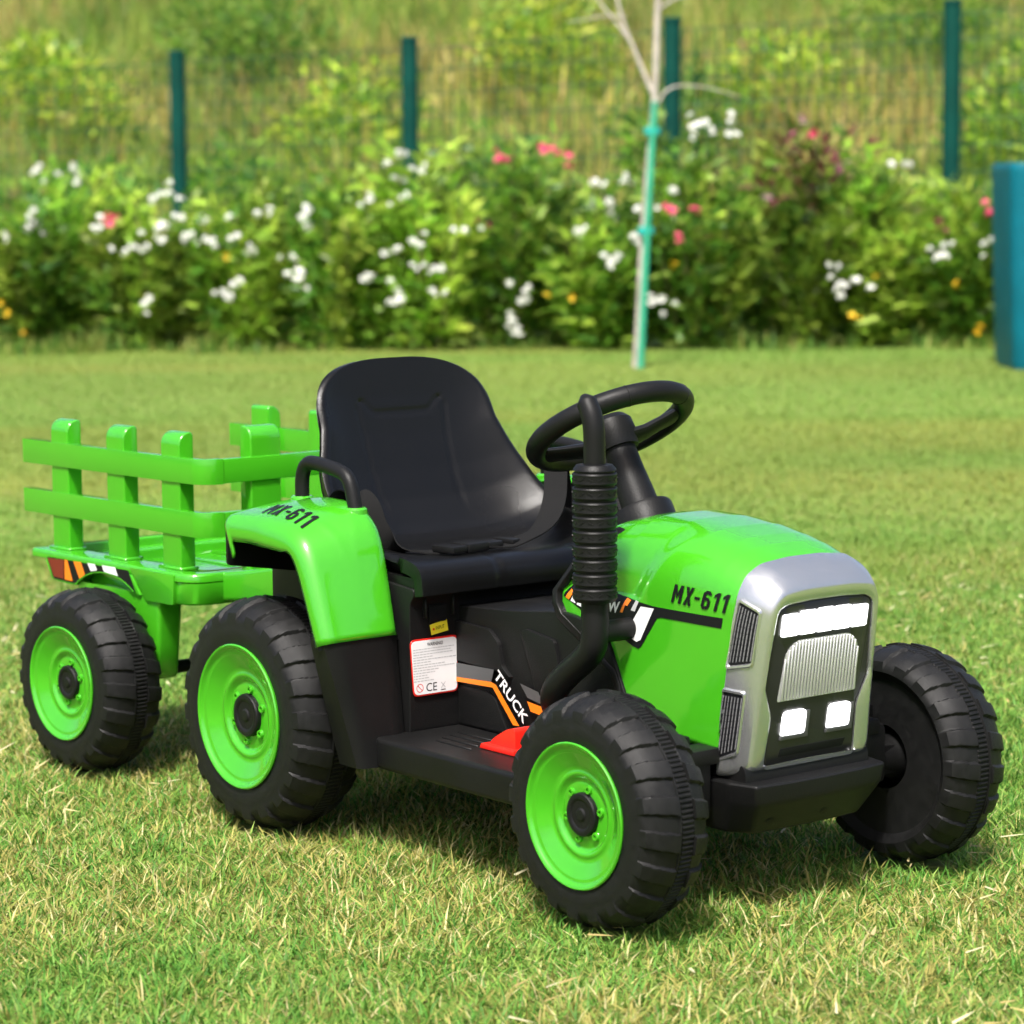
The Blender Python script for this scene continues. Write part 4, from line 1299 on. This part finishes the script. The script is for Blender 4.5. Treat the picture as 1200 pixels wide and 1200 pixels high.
for s in (-1, 1):
    poly = [(-0.1185, 0.2262), (-0.1050, 0.2035), (-0.0768, 0.2010), (-0.0500, 0.2012)] + ARCH + [(0.0790, 0.2030), (0.0850, 0.2040), (0.0680, 0.2262)]
    o = tadd('reflector_panel', prism('reflector_panel', poly, lambda u, v, d, s=s: (u, s * d, v), 0.160, 0.1775, 0.0012, 2), M['green'])
    A2 = [(x, z + 0.0004) for x, z in ARCH]
    A3 = [(x * 1.01, z + 0.0016) for x, z in ARCH]
    V_ = [[(x, s * y, z) for x, z in A] for A, y in ((A2, 0.158), (A2, 0.1786), (A3, 0.1786), (A3, 0.158))]
    tadd('arch_lip', loft('arch_lip', V_, False, 50, wrap=False), M['green'], o)
    tadd('side_plate', prism('side_plate', round_poly([(0.0640, 0.2345), (0.0960, 0.1990), (0.1500, 0.1995), (0.1540, 0.2345)], [0.001, 0.002, 0.002, 0.001], 2), lambda u, v, d, s=s: (u, s * (d - 0.0008 * (0.2345 - v) / 0.035), v), 0.150, 0.1776, 0.0012, 2), M['green'], o)
    if s < 0:
        def st(name, poly, m, d):
            V, F = fill_2d([poly], 0.05)
            decal(name, V, F, lambda u, v: (u, -d, v), m, o)
        kz = lambda P_: [(x, 0.2005 + (z - 0.2005) * 0.92) for x, z in P_]
        back = [(-0.1140, 0.2320), (-0.1000, 0.2050), (-0.0560, 0.2035), (-0.0470, 0.2065)] + [(x, z + 0.0030) for x, z in ARCH[1:-1]] + [(0.0770, 0.2060), (0.0620, 0.2330)]
        st('reflector_backing', kz(back), M['ink'], 0.1779)
        st('red_reflector', kz([(-0.1115, 0.2305), (-0.0985, 0.2075), (-0.0768, 0.2070), (-0.0756, 0.2318)]), M['darkred'], 0.1783)
        st('orange_reflector', kz([(-0.0738, 0.2320), (-0.0744, 0.2062), (-0.0569, 0.2062), (-0.0677, 0.2322)]), M['orange'], 0.1783)
        st('orange_reflector', kz([(-0.0545, 0.2322), (-0.0420, 0.2110), (-0.0298, 0.2178), (-0.0377, 0.2326)]), M['orange'], 0.1783)
        st('white_reflector', kz([(-0.0238, 0.2330), (-0.0172, 0.2235), (-0.0033, 0.2260), (-0.0082, 0.2335)]), M['white'], 0.1783)
        st('white_reflector', kz([(0.0073, 0.2337), (0.0113, 0.2260), (0.0409, 0.2235), (0.0353, 0.2340)]), M['white'], 0.1783)
# axle brackets, axle, drawbar
for s in (-1, 1):
    b0 = [(-0.055, 0.140), (0.118, 0.140), (0.118, 0.174), (-0.055, 0.174)]
    R = []
    for z, k, sh in ((0.206, 1.0, 0), (0.20, 1.0, 0), (0.150, 0.93, 0.001), (0.112, 0.86, 0.003), (0.108, 0.82, 0.003)):
        R.append([(0.03 + (x - 0.03) * k + sh, s * (0.157 + (y - 0.157) * k), z) for x, y in round_poly(b0, 0.006, 3)])
    tadd('axle_bracket', loft('axle_bracket', R, True, 40), M['green'])
tadd('axle', tube('axle', [(0.0368, -0.20, 0.105), (0.0368, 0, 0.105), (0.0368, 0.20, 0.105)], 0.008, 12, 2), M['black'])
tadd('drawbar', prism('drawbar', round_poly([(0.10, -0.06), (0.18, -0.065), (0.29, -0.022), (0.325, -0.018), (0.325, 0.018), (0.29, 0.022), (0.18, 0.065), (0.10, 0.06)], 0.01, 3), XY, 0.185, 0.2195, 0.004), M['green'])
# rails
def rail_side(s, z0, z1):
    
    # side rail with a rounded forward corner that turns onto the front panel
    outer = [(-0.192, 0.1600), (0.165, 0.1600)] + [(0.165 + 0.027 * math.sin(a), 0.133 + 0.027 * math.cos(a)) for a in np.linspace(0.15, math.pi / 2, 8)] + [(0.192, 0.1330)]
    inner = [(-0.192, 0.1480), (0.163, 0.1480)] + [(0.163 + 0.017 * math.sin(a), 0.131 + 0.017 * math.cos(a)) for a in np.linspace(0.15, math.pi / 2, 8)] + [(0.180, 0.1330)]
    poly = [(x, s * y) for x, y in outer] + [(x, s * y) for x, y in inner[::-1]]
    return prism('side_rail', poly, XY, z0, z1, 0.0025, 2, 40)
for z0, z1 in ((0.3368, 0.3654), (0.2770, 0.3052)):
    for s in (-1, 1):
        tadd('side_rail', rail_side(s, z0, z1), M['green'])
    tadd('front_rail', box('front_rail', (0.1860, 0, (z0 + z1) / 2), (0.0118, 0.2648, z1 - z0 - 0.0008), 0.0022, 2), M['green'])
def post(cx, cy, wx, wy, z0, z1, along, out=1):
    """square post whose outer face rolls over into a rounded top; along: axis of the rail it stands on."""
    wd, th = (wx, wy) if along == 'x' else (wy, wx)
    r = 0.015
    prof = [(-th / 2, z0), (th / 2, z0)] + [(th / 2 - r + r * math.cos(a), z1 - r + r * math.sin(a)) for a in np.linspace(0, math.pi / 2, 7)] + [(-th / 2 + 0.003, z1), (-th / 2, z1 - 0.003)]
    fn = (lambda u, v, d: (cx + d, cy + out * u, v)) if along == 'x' else (lambda u, v, d: (cx + u, cy + d, v))
    return prism('rail_post', prof, fn, -wd / 2, wd / 2, 0.0035, 3, 40)
for x in (-0.112, 0.009, 0.1225):
    for s in (-1, 1):
        tadd('rail_post', post(x, s * 0.1480, 0.0370, 0.0200, 0.2330, 0.3930, 'x', s), M['green'])
        tadd('post_foot', box('post_foot', (x, s * 0.1490, 0.2378), (0.046, 0.0260, 0.004), 0.0012, 1), M['green'], bed)
for y in (-0.072, 0.072):
    tadd('rail_post', post(0.1780, y, 0.0220, 0.0420, 0.2330, 0.3990, 'y'), M['green'])

# ------------------------------------------------------------------ garden: fence, shrubs, sapling, bin
M['post'] = mat('post_green_paint', (0.001, 0.050, 0.038), 0.6, var=0.15, vscale=8, bump=0.1, spec=0.15)
M['wire'] = mat('wire_green', (0.02, 0.07, 0.045), 0.5, spec=0.2)
M['bark'] = mat('pale_bark', (0.42, 0.37, 0.33), 0.8, var=0.25, vscale=25, bump=0.6, bscale=120)
M['stake'] = mat('stake_green', (0.03, 0.34, 0.20), 0.5, var=0.12, vscale=12)
M['teal'] = mat('teal_plastic', (0.001, 0.120, 0.170), 0.5, var=0.15, vscale=5, bump=0.1, bscale=40, spec=0.2)
M['stem'] = mat('shrub_stem', (0.16, 0.15, 0.06), 0.8, var=0.2, vscale=30)
M['petal_white'] = mat('white_petal', (0.80, 0.80, 0.74), 0.6, var=0.06, vscale=30)
M['petal_pink'] = mat('pink_petal', (0.70, 0.06, 0.16), 0.55, var=0.2, vscale=30)
M['petal_red'] = mat('dark_red_petal', (0.16, 0.012, 0.035), 0.55, var=0.2, vscale=30)
M['petal_yellow'] = mat('yellow_petal', (0.80, 0.50, 0.02), 0.55, var=0.2, vscale=30)

FPX = 3178.0
def px_s(px, d):        # lateral offset at horizontal distance d for a picture column of the survey sheet
    return (px - 600) / FPX * d * 1.0
def px_z(py, d):
    return CAM.z + (219.5 - py) / FPX * d

fence = empty('wire_fence', garden(12.6, 0, GZ), label='wire mesh garden fence on dark green round posts behind the flowering shrubs', category='fence')
fi = Matrix.Translation(-fence.location)
posts = [(-60, 14.0, 75), (216, 13.4, 60), (485, 12.9, 46), (789, 12.4, 26), (1113, 11.95, 8), (1450, 11.5, -14)]
fp = []
for px, d, py in posts:
    s = px_s(px, d)
    top = px_z(py, d)
    g = garden(d, s, 0)
    gz = terrain(d, s) - 0.05
    fp.append((g, top))
    me = lathe('post', [(0.039, gz), (0.039, top - 0.02), (0.043, top - 0.018), (0.043, top - 0.004), (0.034, top), (0.0005, top + 0.001)], 20, (g.x, g.y, 0))
    o = add('post', me, M['post'], fence)
    o.matrix_parent_inverse = fi
bm = bmesh.new()
for i in range(len(fp) - 1):
    (a, ta), (b, tb) = fp[i], fp[i + 1]
    for k in range(13):
        f = 0.03 + k / 12 * 0.93
        za, zb = GZ + (ta - GZ) * f, GZ + (tb - GZ) * f
        p, q = Vector((a.x, a.y, za)), Vector((b.x, b.y, zb))
        dv = (q - p)
        bm_box(bm, (p + q) / 2, (dv.length, 0.0048, 0.0048), 0, 1, dv.to_track_quat('X', 'Z').to_matrix())
    n = 24
    for k in range(1, n):
        t = k / n
        x, y = a.x + (b.x - a.x) * t, a.y + (b.y - a.y) * t
        h = ta + (tb - ta) * t
        bm_box(bm, (x, y, (GZ + h * 0.96) / 2), (0.0036, 0.0036, h * 0.96 - GZ), 0)
o = add('wire_mesh', mesh_bm('wire_mesh', bm, False), M['wire'], fence, kind='stuff')
o.matrix_parent_inverse = fi

# --- flowering shrubs, each with its own leaves, stems and flower heads
def rand_dir(n, zmin=-0.2, zmax=1.0):
    a = RNG.random(n) * 2 * math.pi
    z = zmin + (zmax - zmin) * RNG.random(n)
    r = np.sqrt(np.clip(1 - z * z, 0, 1))
    return np.stack([r * np.cos(a), r * np.sin(a), z], -1)

def leaf_cloud(name, pts, outward, n_len, n_wid, tints, material, parent, kind=None):
    n = len(pts)
    dirs = outward * 0.7 + rand_dir(n, -0.5, 1.0) * 0.75
    dirs /= np.linalg.norm(dirs, axis=1)[:, None]
    rnd = rand_dir(n, -1, 1)
    side = np.cross(dirs, rnd)
    side /= np.linalg.norm(side, axis=1)[:, None] + 1e-9
    L = n_len * (0.6 + 0.7 * RNG.random(n))
    Wd = n_wid * (0.7 + 0.6 * RNG.random(n))
    bend = np.stack([dirs[:, 0] * 0.1, dirs[:, 1] * 0.1, -0.35 * np.ones(n)], -1) * (L * RNG.random(n))[:, None]
    return ribbon_cloud(name, pts, dirs, side, L, Wd, bend, tints, material, kind, parent)

def petal_cluster(name, nfl, rad, fr, seed):
    r = random.Random(seed)
    bm = bmesh.new()
    for _ in range(nfl):
        c = Vector((r.gauss(0, 1), r.gauss(0, 1), r.gauss(0, 0.8))).normalized() * rad * r.uniform(0.3, 1)
        nrm = (c.normalized() + Vector((r.uniform(-.4, .4), r.uniform(-.4, .4), 0.5))).normalized()
        q = nrm.to_track_quat('Z', 'Y')
        for k in range(5):
            a = 2 * math.pi * k / 5 + r.random() * 0.3
            f = fr * r.uniform(0.8, 1.15)
            pts = [(0, 0, 0), (0.55 * f * math.cos(a - 0.5), 0.55 * f * math.sin(a - 0.5), 0.18 * f), (f * math.cos(a - 0.28), f * math.sin(a - 0.28), 0.22 * f), (f * math.cos(a + 0.28), f * math.sin(a + 0.28), 0.22 * f), (0.55 * f * math.cos(a + 0.5), 0.55 * f * math.sin(a + 0.5), 0.18 * f)]
            bm.faces.new([bm.verts.new(c + q @ Vector(p)) for p in pts])
    return mesh_bm(name, bm, True, 60, False)
CL = {}
for key, m, n, rad, fr in (('white', 'petal_white', 9, 0.024, 0.016), ('pink', 'petal_pink', 8, 0.018, 0.015), ('red', 'petal_red', 10, 0.026, 0.016), ('yellow', 'petal_yellow', 4, 0.018, 0.016)):
    CL[key] = []
    for v in range(3):
        me = petal_cluster(key + '_flower_head', n + v, rad * (0.9 + 0.12 * v), fr, v + len(key) * 10)
        me.materials.append(M[m])
        CL[key].append(me)

# (column on the survey sheet, top row, half width m, label)
shrubs = [
    (-70, 205, 0.34, 'leafy shrub cut by the left edge with a few low yellow leaves'),
    (60, 190, 0.30, 'bushy shrub near the left edge with white flowers along its top'),
    (190, 222, 0.27, 'white-flowered shrub standing in front of the leftmost fence post'),
    (300, 215, 0.26, 'shrub with scattered white flowers between the two left fence posts'),
    (405, 200, 0.25, 'low green shrub with few flowers just behind the black seat'),
    (500, 168, 0.27, 'white-flowered shrub in front of the second fence post from left'),
    (612, 180, 0.25, 'shrub with pink flower heads on top and white clusters low down'),
    (715, 215, 0.24, 'pale white-flowered shrub directly left of the staked sapling'),
    (815, 150, 0.26, 'shrub with white top blooms and pink blooms right of the sapling'),
    (930, 160, 0.28, 'tall dark shrub with dark red flowers at its top'),
    (1035, 185, 0.25, 'green shrub with a low white and yellow cluster left of the right post'),
    (1130, 215, 0.25, 'shrub with pink and pale blooms beside the teal bin'),
    (1265, 210, 0.32, 'leafy shrub mostly hidden behind the teal bin'),
]
SD = 11.45
LEAFC = np.array([(0.14, 0.32, 0.028), (0.22, 0.42, 0.036), (0.09, 0.23, 0.024), (0.33, 0.50, 0.050), (0.055, 0.15, 0.020), (0.42, 0.52, 0.07)]) * 1.05
shrub_objs = []
for i, (px, top, hw, lab) in enumerate(shrubs):
    d = SD + random.uniform(-0.12, 0.22)
    s = px_s(px, d)
    H = px_z(top, d) - GZ
    root = empty('flowering_shrub', garden(d, s, GZ), label=lab, category='shrub', group='flowering shrubs along the fence')
    shrub_objs.append((root, d, s, px))
    # several upright leafy shoots
    pts, out, tint = [], [], []
    nst = 26
    stems = bmesh.new()
    dark = 0.75 if 'dark' in lab else 1.0
    for k in range(nst):
        a = RNG.random() * 2 * math.pi
        rr = math.sqrt(RNG.random())
        bx, by = rr * 0.10 * math.cos(a), rr * 0.10 * math.sin(a)
        tx_, ty_ = rr * hw * math.cos(a) * 1.2, rr * hw * math.sin(a) * 1.2
        th = H * (0.62 + 0.40 * RNG.random()) * (1 - 0.28 * rr)
        if k < 3:
            th = H * (0.96 + 0.06 * RNG.random())
        b0, b1, t1 = Vector((bx, by, 0)), Vector((bx * 0.4 + tx_ * 0.6, by * 0.4 + ty_ * 0.6, th * 0.5)), Vector((tx_, ty_, th))
        nl = 150
        tq = RNG.random(nl) ** 0.8
        for t in tq:
            p = b0 * (1 - t) ** 2 + b1 * 2 * t * (1 - t) + t1 * t * t
            j = RNG.normal(0, 0.035, 3)
            pts.append((p.x + j[0], p.y + j[1], max(0.015, p.z + j[2])))
            o_ = np.array((tx_, ty_, 0.15)) + j
            out.append(o_ / (np.linalg.norm(o_) + 1e-6))
        base_c = LEAFC[RNG.integers(0, len(LEAFC))]
        cc = LEAFC[RNG.integers(0, len(LEAFC), nl)] * 0.5 + base_c * 0.5
        cc = cc * dark * (0.75 + 0.5 * RNG.random((nl, 1))) * (0.5 + 0.85 * RNG.random())
        if 'dark red' in lab and th > H * 0.7:          # young reddish growth at the tips
            cc = np.where(((tq > 0.8) & (RNG.random(nl) < 0.38))[:, None], np.array((0.15, 0.035, 0.045)), cc)
        tint.append(cc)
        for (p, q) in ((b0, b1), (b1, t1)):
            dv = q - p
            if dv.length > 1e-4:
                bm_box(stems, (p + q) / 2, (dv.length, 0.006, 0.006), 0, 1, dv.to_track_quat('X', 'Z').to_matrix())
    leaf_cloud('foliage', np.array(pts), np.array(out), 0.078, 0.022, np.concatenate(tint), M['leaf'], root, None)
    add('stems', mesh_bm('stems', stems, False), M['stem'], root)

flowers = {'white': [(45, 198), (75, 200), (93, 195), (12, 270), (37, 262), (47, 256), (185, 228), (205, 222), (173, 286), (190, 275), (192, 262), (210, 250), (222, 277), (228, 272), (252, 278), (282, 272), (300, 290), (265, 338), (278, 330), (270, 344),
                     (340, 318), (345, 297), (353, 314), (360, 250), (365, 262), (178, 345), (468, 290), (430, 322), (488, 281), (499, 308), (510, 312), (508, 338), (465, 350), (470, 342), (437, 233), (458, 190), (478, 210), (474, 230), (472, 178), (502, 192), (548, 268),
                     (617, 340), (615, 350), (600, 366), (605, 385), (722, 301), (716, 304), (680, 270), (716, 236), (740, 212), (698, 213), (772, 244), (815, 150), (826, 146), (857, 145), (855, 160), (762, 355), (778, 350), (745, 278), (982, 314), (986, 334), (1004, 330), (1099, 303), (1106, 300), (1162, 284), (1060, 195), (120, 262), (150, 290), (320, 242), (240, 250)],
           'pink': [(133, 250), (131, 258), (590, 188), (606, 185), (636, 174), (650, 178), (655, 182), (668, 183), (788, 249), (817, 248), (797, 282), (1160, 255), (953, 160), (1165, 250)],
           'red': [(966, 164), (978, 186), (1020, 168), (930, 160), (1030, 172), (830, 278), (563, 258), (1108, 272), (575, 262), (1100, 262)],
           'yellow': [(10, 362), (5, 350), (30, 385), (1000, 372), (1008, 375), (1150, 386), (1146, 392), (643, 345), (672, 348), (1122, 336), (1027, 326), (790, 310), (268, 298)]}
k = 0
for key, L in flowers.items():
    for px, py in L:
        root, d, s, _ = min(shrub_objs, key=lambda q: abs(q[3] - px))
        fd = d - 0.30 - random.uniform(0, 0.06) if py > 215 else d - random.uniform(0.10, 0.22)
        for rep_ in range(3 if key == 'white' else 2 if key == 'pink' else 1):
            o = bpy.data.objects.new('flower_head' if key != 'yellow' else 'yellow_leaf_tuft', CL[key][k % 3])
            k += 1
            COL.objects.link(o)
            o.parent = root
            jx, jy = (0, 0) if rep_ == 0 else (random.gauss(0, 9), random.gauss(0, 8))
            o.location = garden(fd, px_s(px + jx, fd), px_z(py + jy, fd)) - root.location
            o.rotation_euler = (random.uniform(-.4, .4), random.uniform(-.4, .4), random.uniform(0, 6.28))
            sc_ = random.uniform(0.55, 0.95) * (0.9 if key in ('red', 'yellow') else 1.35 if key == 'pink' else 1.0) * (1 if rep_ == 0 else 0.7)
            o.scale = (sc_, sc_, sc_)

# ragged edge of longer grass and weeds where the lawn meets the shrubs
n = 9000
d_ = 11.0 + 0.55 * RNG.random(n) ** 0.7
s_ = (RNG.random(n) * 2 - 1) * 3.2
xy_ = CAM2 + FH2 * d_[:, None] + RH2 * s_[:, None]
ok = (value_noise(s_ + 50, d_ + 50, 2.6, 41) + (d_ - 11.0) * 1.1) > 0.62
xy_, d_, s_ = xy_[ok], d_[ok], s_[ok]
n = len(xy_)
a_ = RNG.random(n) * 2 * math.pi
ln_ = RNG.random(n) * 0.8
hh_ = (0.02 + 0.08 * RNG.random(n) ** 2) * (0.5 + value_noise(s_ + 50, d_ + 50, 5, 42))
dv_ = np.stack([np.cos(a_) * np.sin(ln_), np.sin(a_) * np.sin(ln_), np.cos(ln_)], -1)
sv_ = np.stack([-np.sin(a_), np.cos(a_), np.zeros(n)], -1)
tc_ = np.array([(0.10, 0.22, 0.03), (0.17, 0.30, 0.04), (0.28, 0.30, 0.07), (0.07, 0.15, 0.025)])[RNG.integers(0, 4, n)] * (0.7 + 0.5 * RNG.random((n, 1)))
ribbon_cloud('border_weeds', np.concatenate([xy_, np.full((n, 1), GZ)], 1), dv_, sv_, hh_, 0.005 + 0.008 * RNG.random(n), dv_ * 0.01, tc_, M['blade'])

# --- sapling tied to a green stake
sd0 = 10.1
sap = empty('sapling', garden(sd0, px_s(748, sd0), GZ), label='slender bare pale-barked sapling tied to a green stake', category='tree')
def gp3(px, py, d):
    return np.array(garden(d, px_s(px, d), px_z(py, d))) - np.array(sap.location)
add('trunk', tube('trunk', [gp3(746, 436, sd0), gp3(750, 380, sd0), gp3(755, 280, sd0), gp3(763, 180, sd0), gp3(769, 110, sd0), gp3(771, 50, sd0), gp3(774, -60, sd0), gp3(770, -200, sd0)], [0.0145, 0.0135, 0.0125, 0.012, 0.012, 0.0115, 0.010, 0.007], 10, 4), M['bark'], sap)
for pts, r in (([(766, 112), (748, 70), (732, 30), (720, -20), (705, -90)], 0.0085), ([(742, 55), (725, 32), (708, 12), (690, -15)], 0.0055), ([(769, 130), (782, 110), (800, 104), (825, 106), (850, 112), (868, 118)], 0.0045),
               ([(770, 20), (790, 6), (812, 0), (840, -12)], 0.005), ([(735, 25), (710, 24), (690, 28), (668, 30)], 0.0035), ([(772, -40), (758, -90), (740, -150)], 0.006)):
    L = [gp3(x, y, sd0 + 0.02 * j) for j, (x, y) in enumerate(pts)]
    add('branch', tube('branch', L, [r * (1 - 0.6 * j / (len(L) - 1)) for j in range(len(L))], 8, 4), M['bark'], sap)
stk = empty('tree_stake', garden(sd0 - 0.04, px_s(754, sd0), GZ), label='thin mint-green stake propping up the bare sapling', category='stake')
def gp4(px, py, d):
    return np.array(garden(d, px_s(px, d), px_z(py, d))) - np.array(stk.location)
add('pole', tube('pole', [gp4(752, 432, sd0 - 0.035), gp4(757, 330, sd0 - 0.035), gp4(763, 220, sd0 - 0.035), gp4(769, 122, sd0 - 0.035)], [0.0125, 0.0125, 0.012, 0.0115], 12, 3), M['stake'], stk)
for px, py in ((766, 156), (758.5, 271)):
    p = Vector(gp4(px, py, sd0 - 0.015))
    add('tie', lathe('tie', [(0.026, -0.014), (0.031, -0.012), (0.031, 0.012), (0.026, 0.014)], 18, tuple(p), (0, 0, 1)), mat('tie_teal', (0.01, 0.36, 0.33), 0.5) if 'tie_teal' not in bpy.data.materials else bpy.data.materials['tie_teal'], stk)

# --- teal bin at the right edge
bd = 10.0
bx0 = px_s(1168, bd)
binr = empty('teal_bin', garden(bd, bx0 + 0.26, GZ), label='tall teal plastic bin standing at the right edge of the lawn', category='bin')
binr.rotation_euler = (0, 0, math.atan2(RH.y, RH.x))
zt = px_z(196, bd) - GZ
R = []
for z, hx, hy, r in ((0.0, 0.225, 0.20, 0.05), (0.03, 0.232, 0.208, 0.05), (zt * 0.5, 0.243, 0.218, 0.05), (zt - 0.03, 0.252, 0.226, 0.055), (zt - 0.012, 0.2525, 0.2265, 0.056), (zt - 0.003, 0.249, 0.223, 0.054), (zt, 0.243, 0.217, 0.05), (zt - 0.002, 0.238, 0.212, 0.045), (zt - 0.10, 0.236, 0.210, 0.045), (0.05, 0.215, 0.19, 0.045)):
    R.append([(x, y, z) for x, y in round_poly([(-hx, -hy), (hx, -hy), (hx, hy), (-hx, hy)], r, 6)])
bo_ = add('bin_body', loft('bin_body', R, True, 35), M['teal'], binr)
for x in (-0.15, 0.0, 0.15):
    add('bin_rib', box('bin_rib', (x, -0.220, zt * 0.48), (0.030, 0.018, zt * 0.78), 0.006, 2, Matrix.Rotation(0.028, 3, 'X')), M['teal'], bo_)

# --- rough bank behind the fence: tall grass and bushes
def bank_growth():
    n = 52000
    d = 12.75 + (RNG.random(n) ** 1.5) * 19
    s = (RNG.random(n) * 2 - 1) * (d * 0.1888 * 1.35 + 0.3)
    xy = CAM2 + FH2 * d[:, None] + RH2 * s[:, None]
    z = np.array([terrain(a, b) for a, b in zip(d, s)])
    p1 = value_noise(s + 50, d + 50, 1.1, 21)
    p2 = value_noise(s + 50, d + 50, 0.45, 22)
    h = (0.16 + 0.50 * RNG.random(n) ** 1.5) * (0.5 + 0.9 * p1)
    a = RNG.random(n) * 2 * math.pi
    lean = RNG.random(n) ** 1.2 * 0.7
    dirv = np.stack([np.cos(a) * np.sin(lean), np.sin(a) * np.sin(lean), np.cos(lean)], -1)
    b = RNG.random(n) * 2 * math.pi
    side = np.stack([np.cos(b), np.sin(b), np.zeros(n)], -1)
    bend = np.stack([np.cos(a), np.sin(a), -0.4 * np.ones(n)], -1) * (h * 0.35 * RNG.random(n))[:, None]
    wd = 0.006 + 0.016 * RNG.random(n) ** 1.5
    A = np.array([(0.13, 0.25, 0.030), (0.20, 0.31, 0.042), (0.08, 0.17, 0.028), (0.28, 0.35, 0.055)])
    B = np.array([(0.46, 0.37, 0.10), (0.38, 0.28, 0.09), (0.55, 0.47, 0.17), (0.30, 0.20, 0.07)])
    pick = (RNG.random(n) < np.clip((p2 * 0.6 + p1 * 0.4 - 0.44) * 2.2, 0.03, 0.75))[:, None]
    t = np.where(pick, B[RNG.integers(0, 4, n)], A[RNG.integers(0, 4, n)]) * (0.7 + 0.6 * RNG.random((n, 1))) * np.clip(0.45 + 1.1 * value_noise(s + 50, d * 0.6 + 50, 2.2, 23), 0.5, 1.2)[:, None]
    ribbon_cloud('tall_grass', np.concatenate([xy, z[:, None] - 0.01], 1), dirv, side, h, wd, bend, t, M['blade'])
bank_growth()
def wild_bush(d, s, r, h, tintk, lab, cat='bush'):
    g = garden(d, s, terrain(d, s))
    root = empty('wild_bush', g, label=lab, category=cat, group='wild bushes on the bank')
    n = int(2600 * r * h / 0.5)
    v = rand_dir(n, -0.3, 1.0)
    rad = RNG.random(n) ** 0.45
    lump = 0.75 + 0.5 * value_noise(v[:, 0] * 2 + 30 + d, v[:, 1] * 2 + v[:, 2] * 2 + 30, 1.4, 31)
    P_ = v * (rad * lump)[:, None] * np.array((r, r, h)) + np.array((0, 0, h * 0.15))
    P_[:, 2] = np.maximum(P_[:, 2], 0.01)
    c = LEAFC[RNG.integers(0, len(LEAFC), n)] * np.array(tintk) * (0.7 + 0.6 * RNG.random((n, 1)))
    leaf_cloud('foliage', P_, v, 0.085, 0.026, c, M['leaf'], root, None)
    st_ = bmesh.new()
    for k in range(7):
        q = Vector(v[k]) * r * 0.8
        q.z = abs(q.z) * h / r * 0.8 + 0.1
        bm_box(st_, q / 2, (q.length, 0.012, 0.012), 0, 1, q.to_track_quat('X', 'Z').to_matrix())
    add('stems', mesh_bm('stems', st_, False), M['stem'], root)
for d, px, r, h, tk, lab in (
        (14.6, 95, 0.55, 0.62, (0.7, 0.85, 0.9), 'dark green wild bush on the bank left of the leftmost post'),
        (15.2, 268, 0.34, 0.60, (0.8, 0.9, 0.9), 'wild bush on the bank just right of the leftmost post'),
        (15.6, 585, 0.42, 0.55, (0.75, 0.85, 0.9), 'wild bush on the bank right of the second post'),
        (14.3, 690, 0.36, 0.50, (0.7, 0.85, 0.85), 'dark wild bush on the bank left of the sapling'),
        (17.5, 420, 0.55, 0.70, (1.3, 1.15, 0.9), 'yellowish wild bush high on the bank between the two left posts'),
        (18.5, 930, 0.60, 0.65, (1.3, 1.15, 0.9), 'pale wild bush high on the bank between the two right posts'),
        (16.5, 1180, 0.50, 0.65, (1.0, 1.0, 0.9), 'wild bush on the bank above the teal bin'),
        (19.5, 60, 0.70, 0.80, (1.25, 1.1, 0.9), 'yellow-green wild bush at the top left of the bank'),
        (20.5, 640, 0.65, 0.75, (1.3, 1.1, 0.9), 'yellow-green wild bush at the top of the bank above the seat'),
        (14.4, 345, 0.40, 0.42, (0.55, 0.62, 0.8), 'dark low wild bush between the two left posts'),
        (16.8, 800, 0.50, 0.60, (0.6, 0.68, 0.8), 'dark wild bush right behind the post beside the sapling'),
        (14.8, 1040, 0.36, 0.40, (0.8, 0.8, 0.8), 'low wild bush on the bank just left of the right post'),
        (22.0, 300, 0.80, 0.80, (0.6, 0.66, 0.8), 'dark wild bush near the top of the bank at left'),
        (23.0, 1080, 0.80, 0.80, (0.7, 0.72, 0.8), 'dark wild bush at the top right of the bank')):
    wild_bush(d, px_s(px, d), r, h, tk, lab)
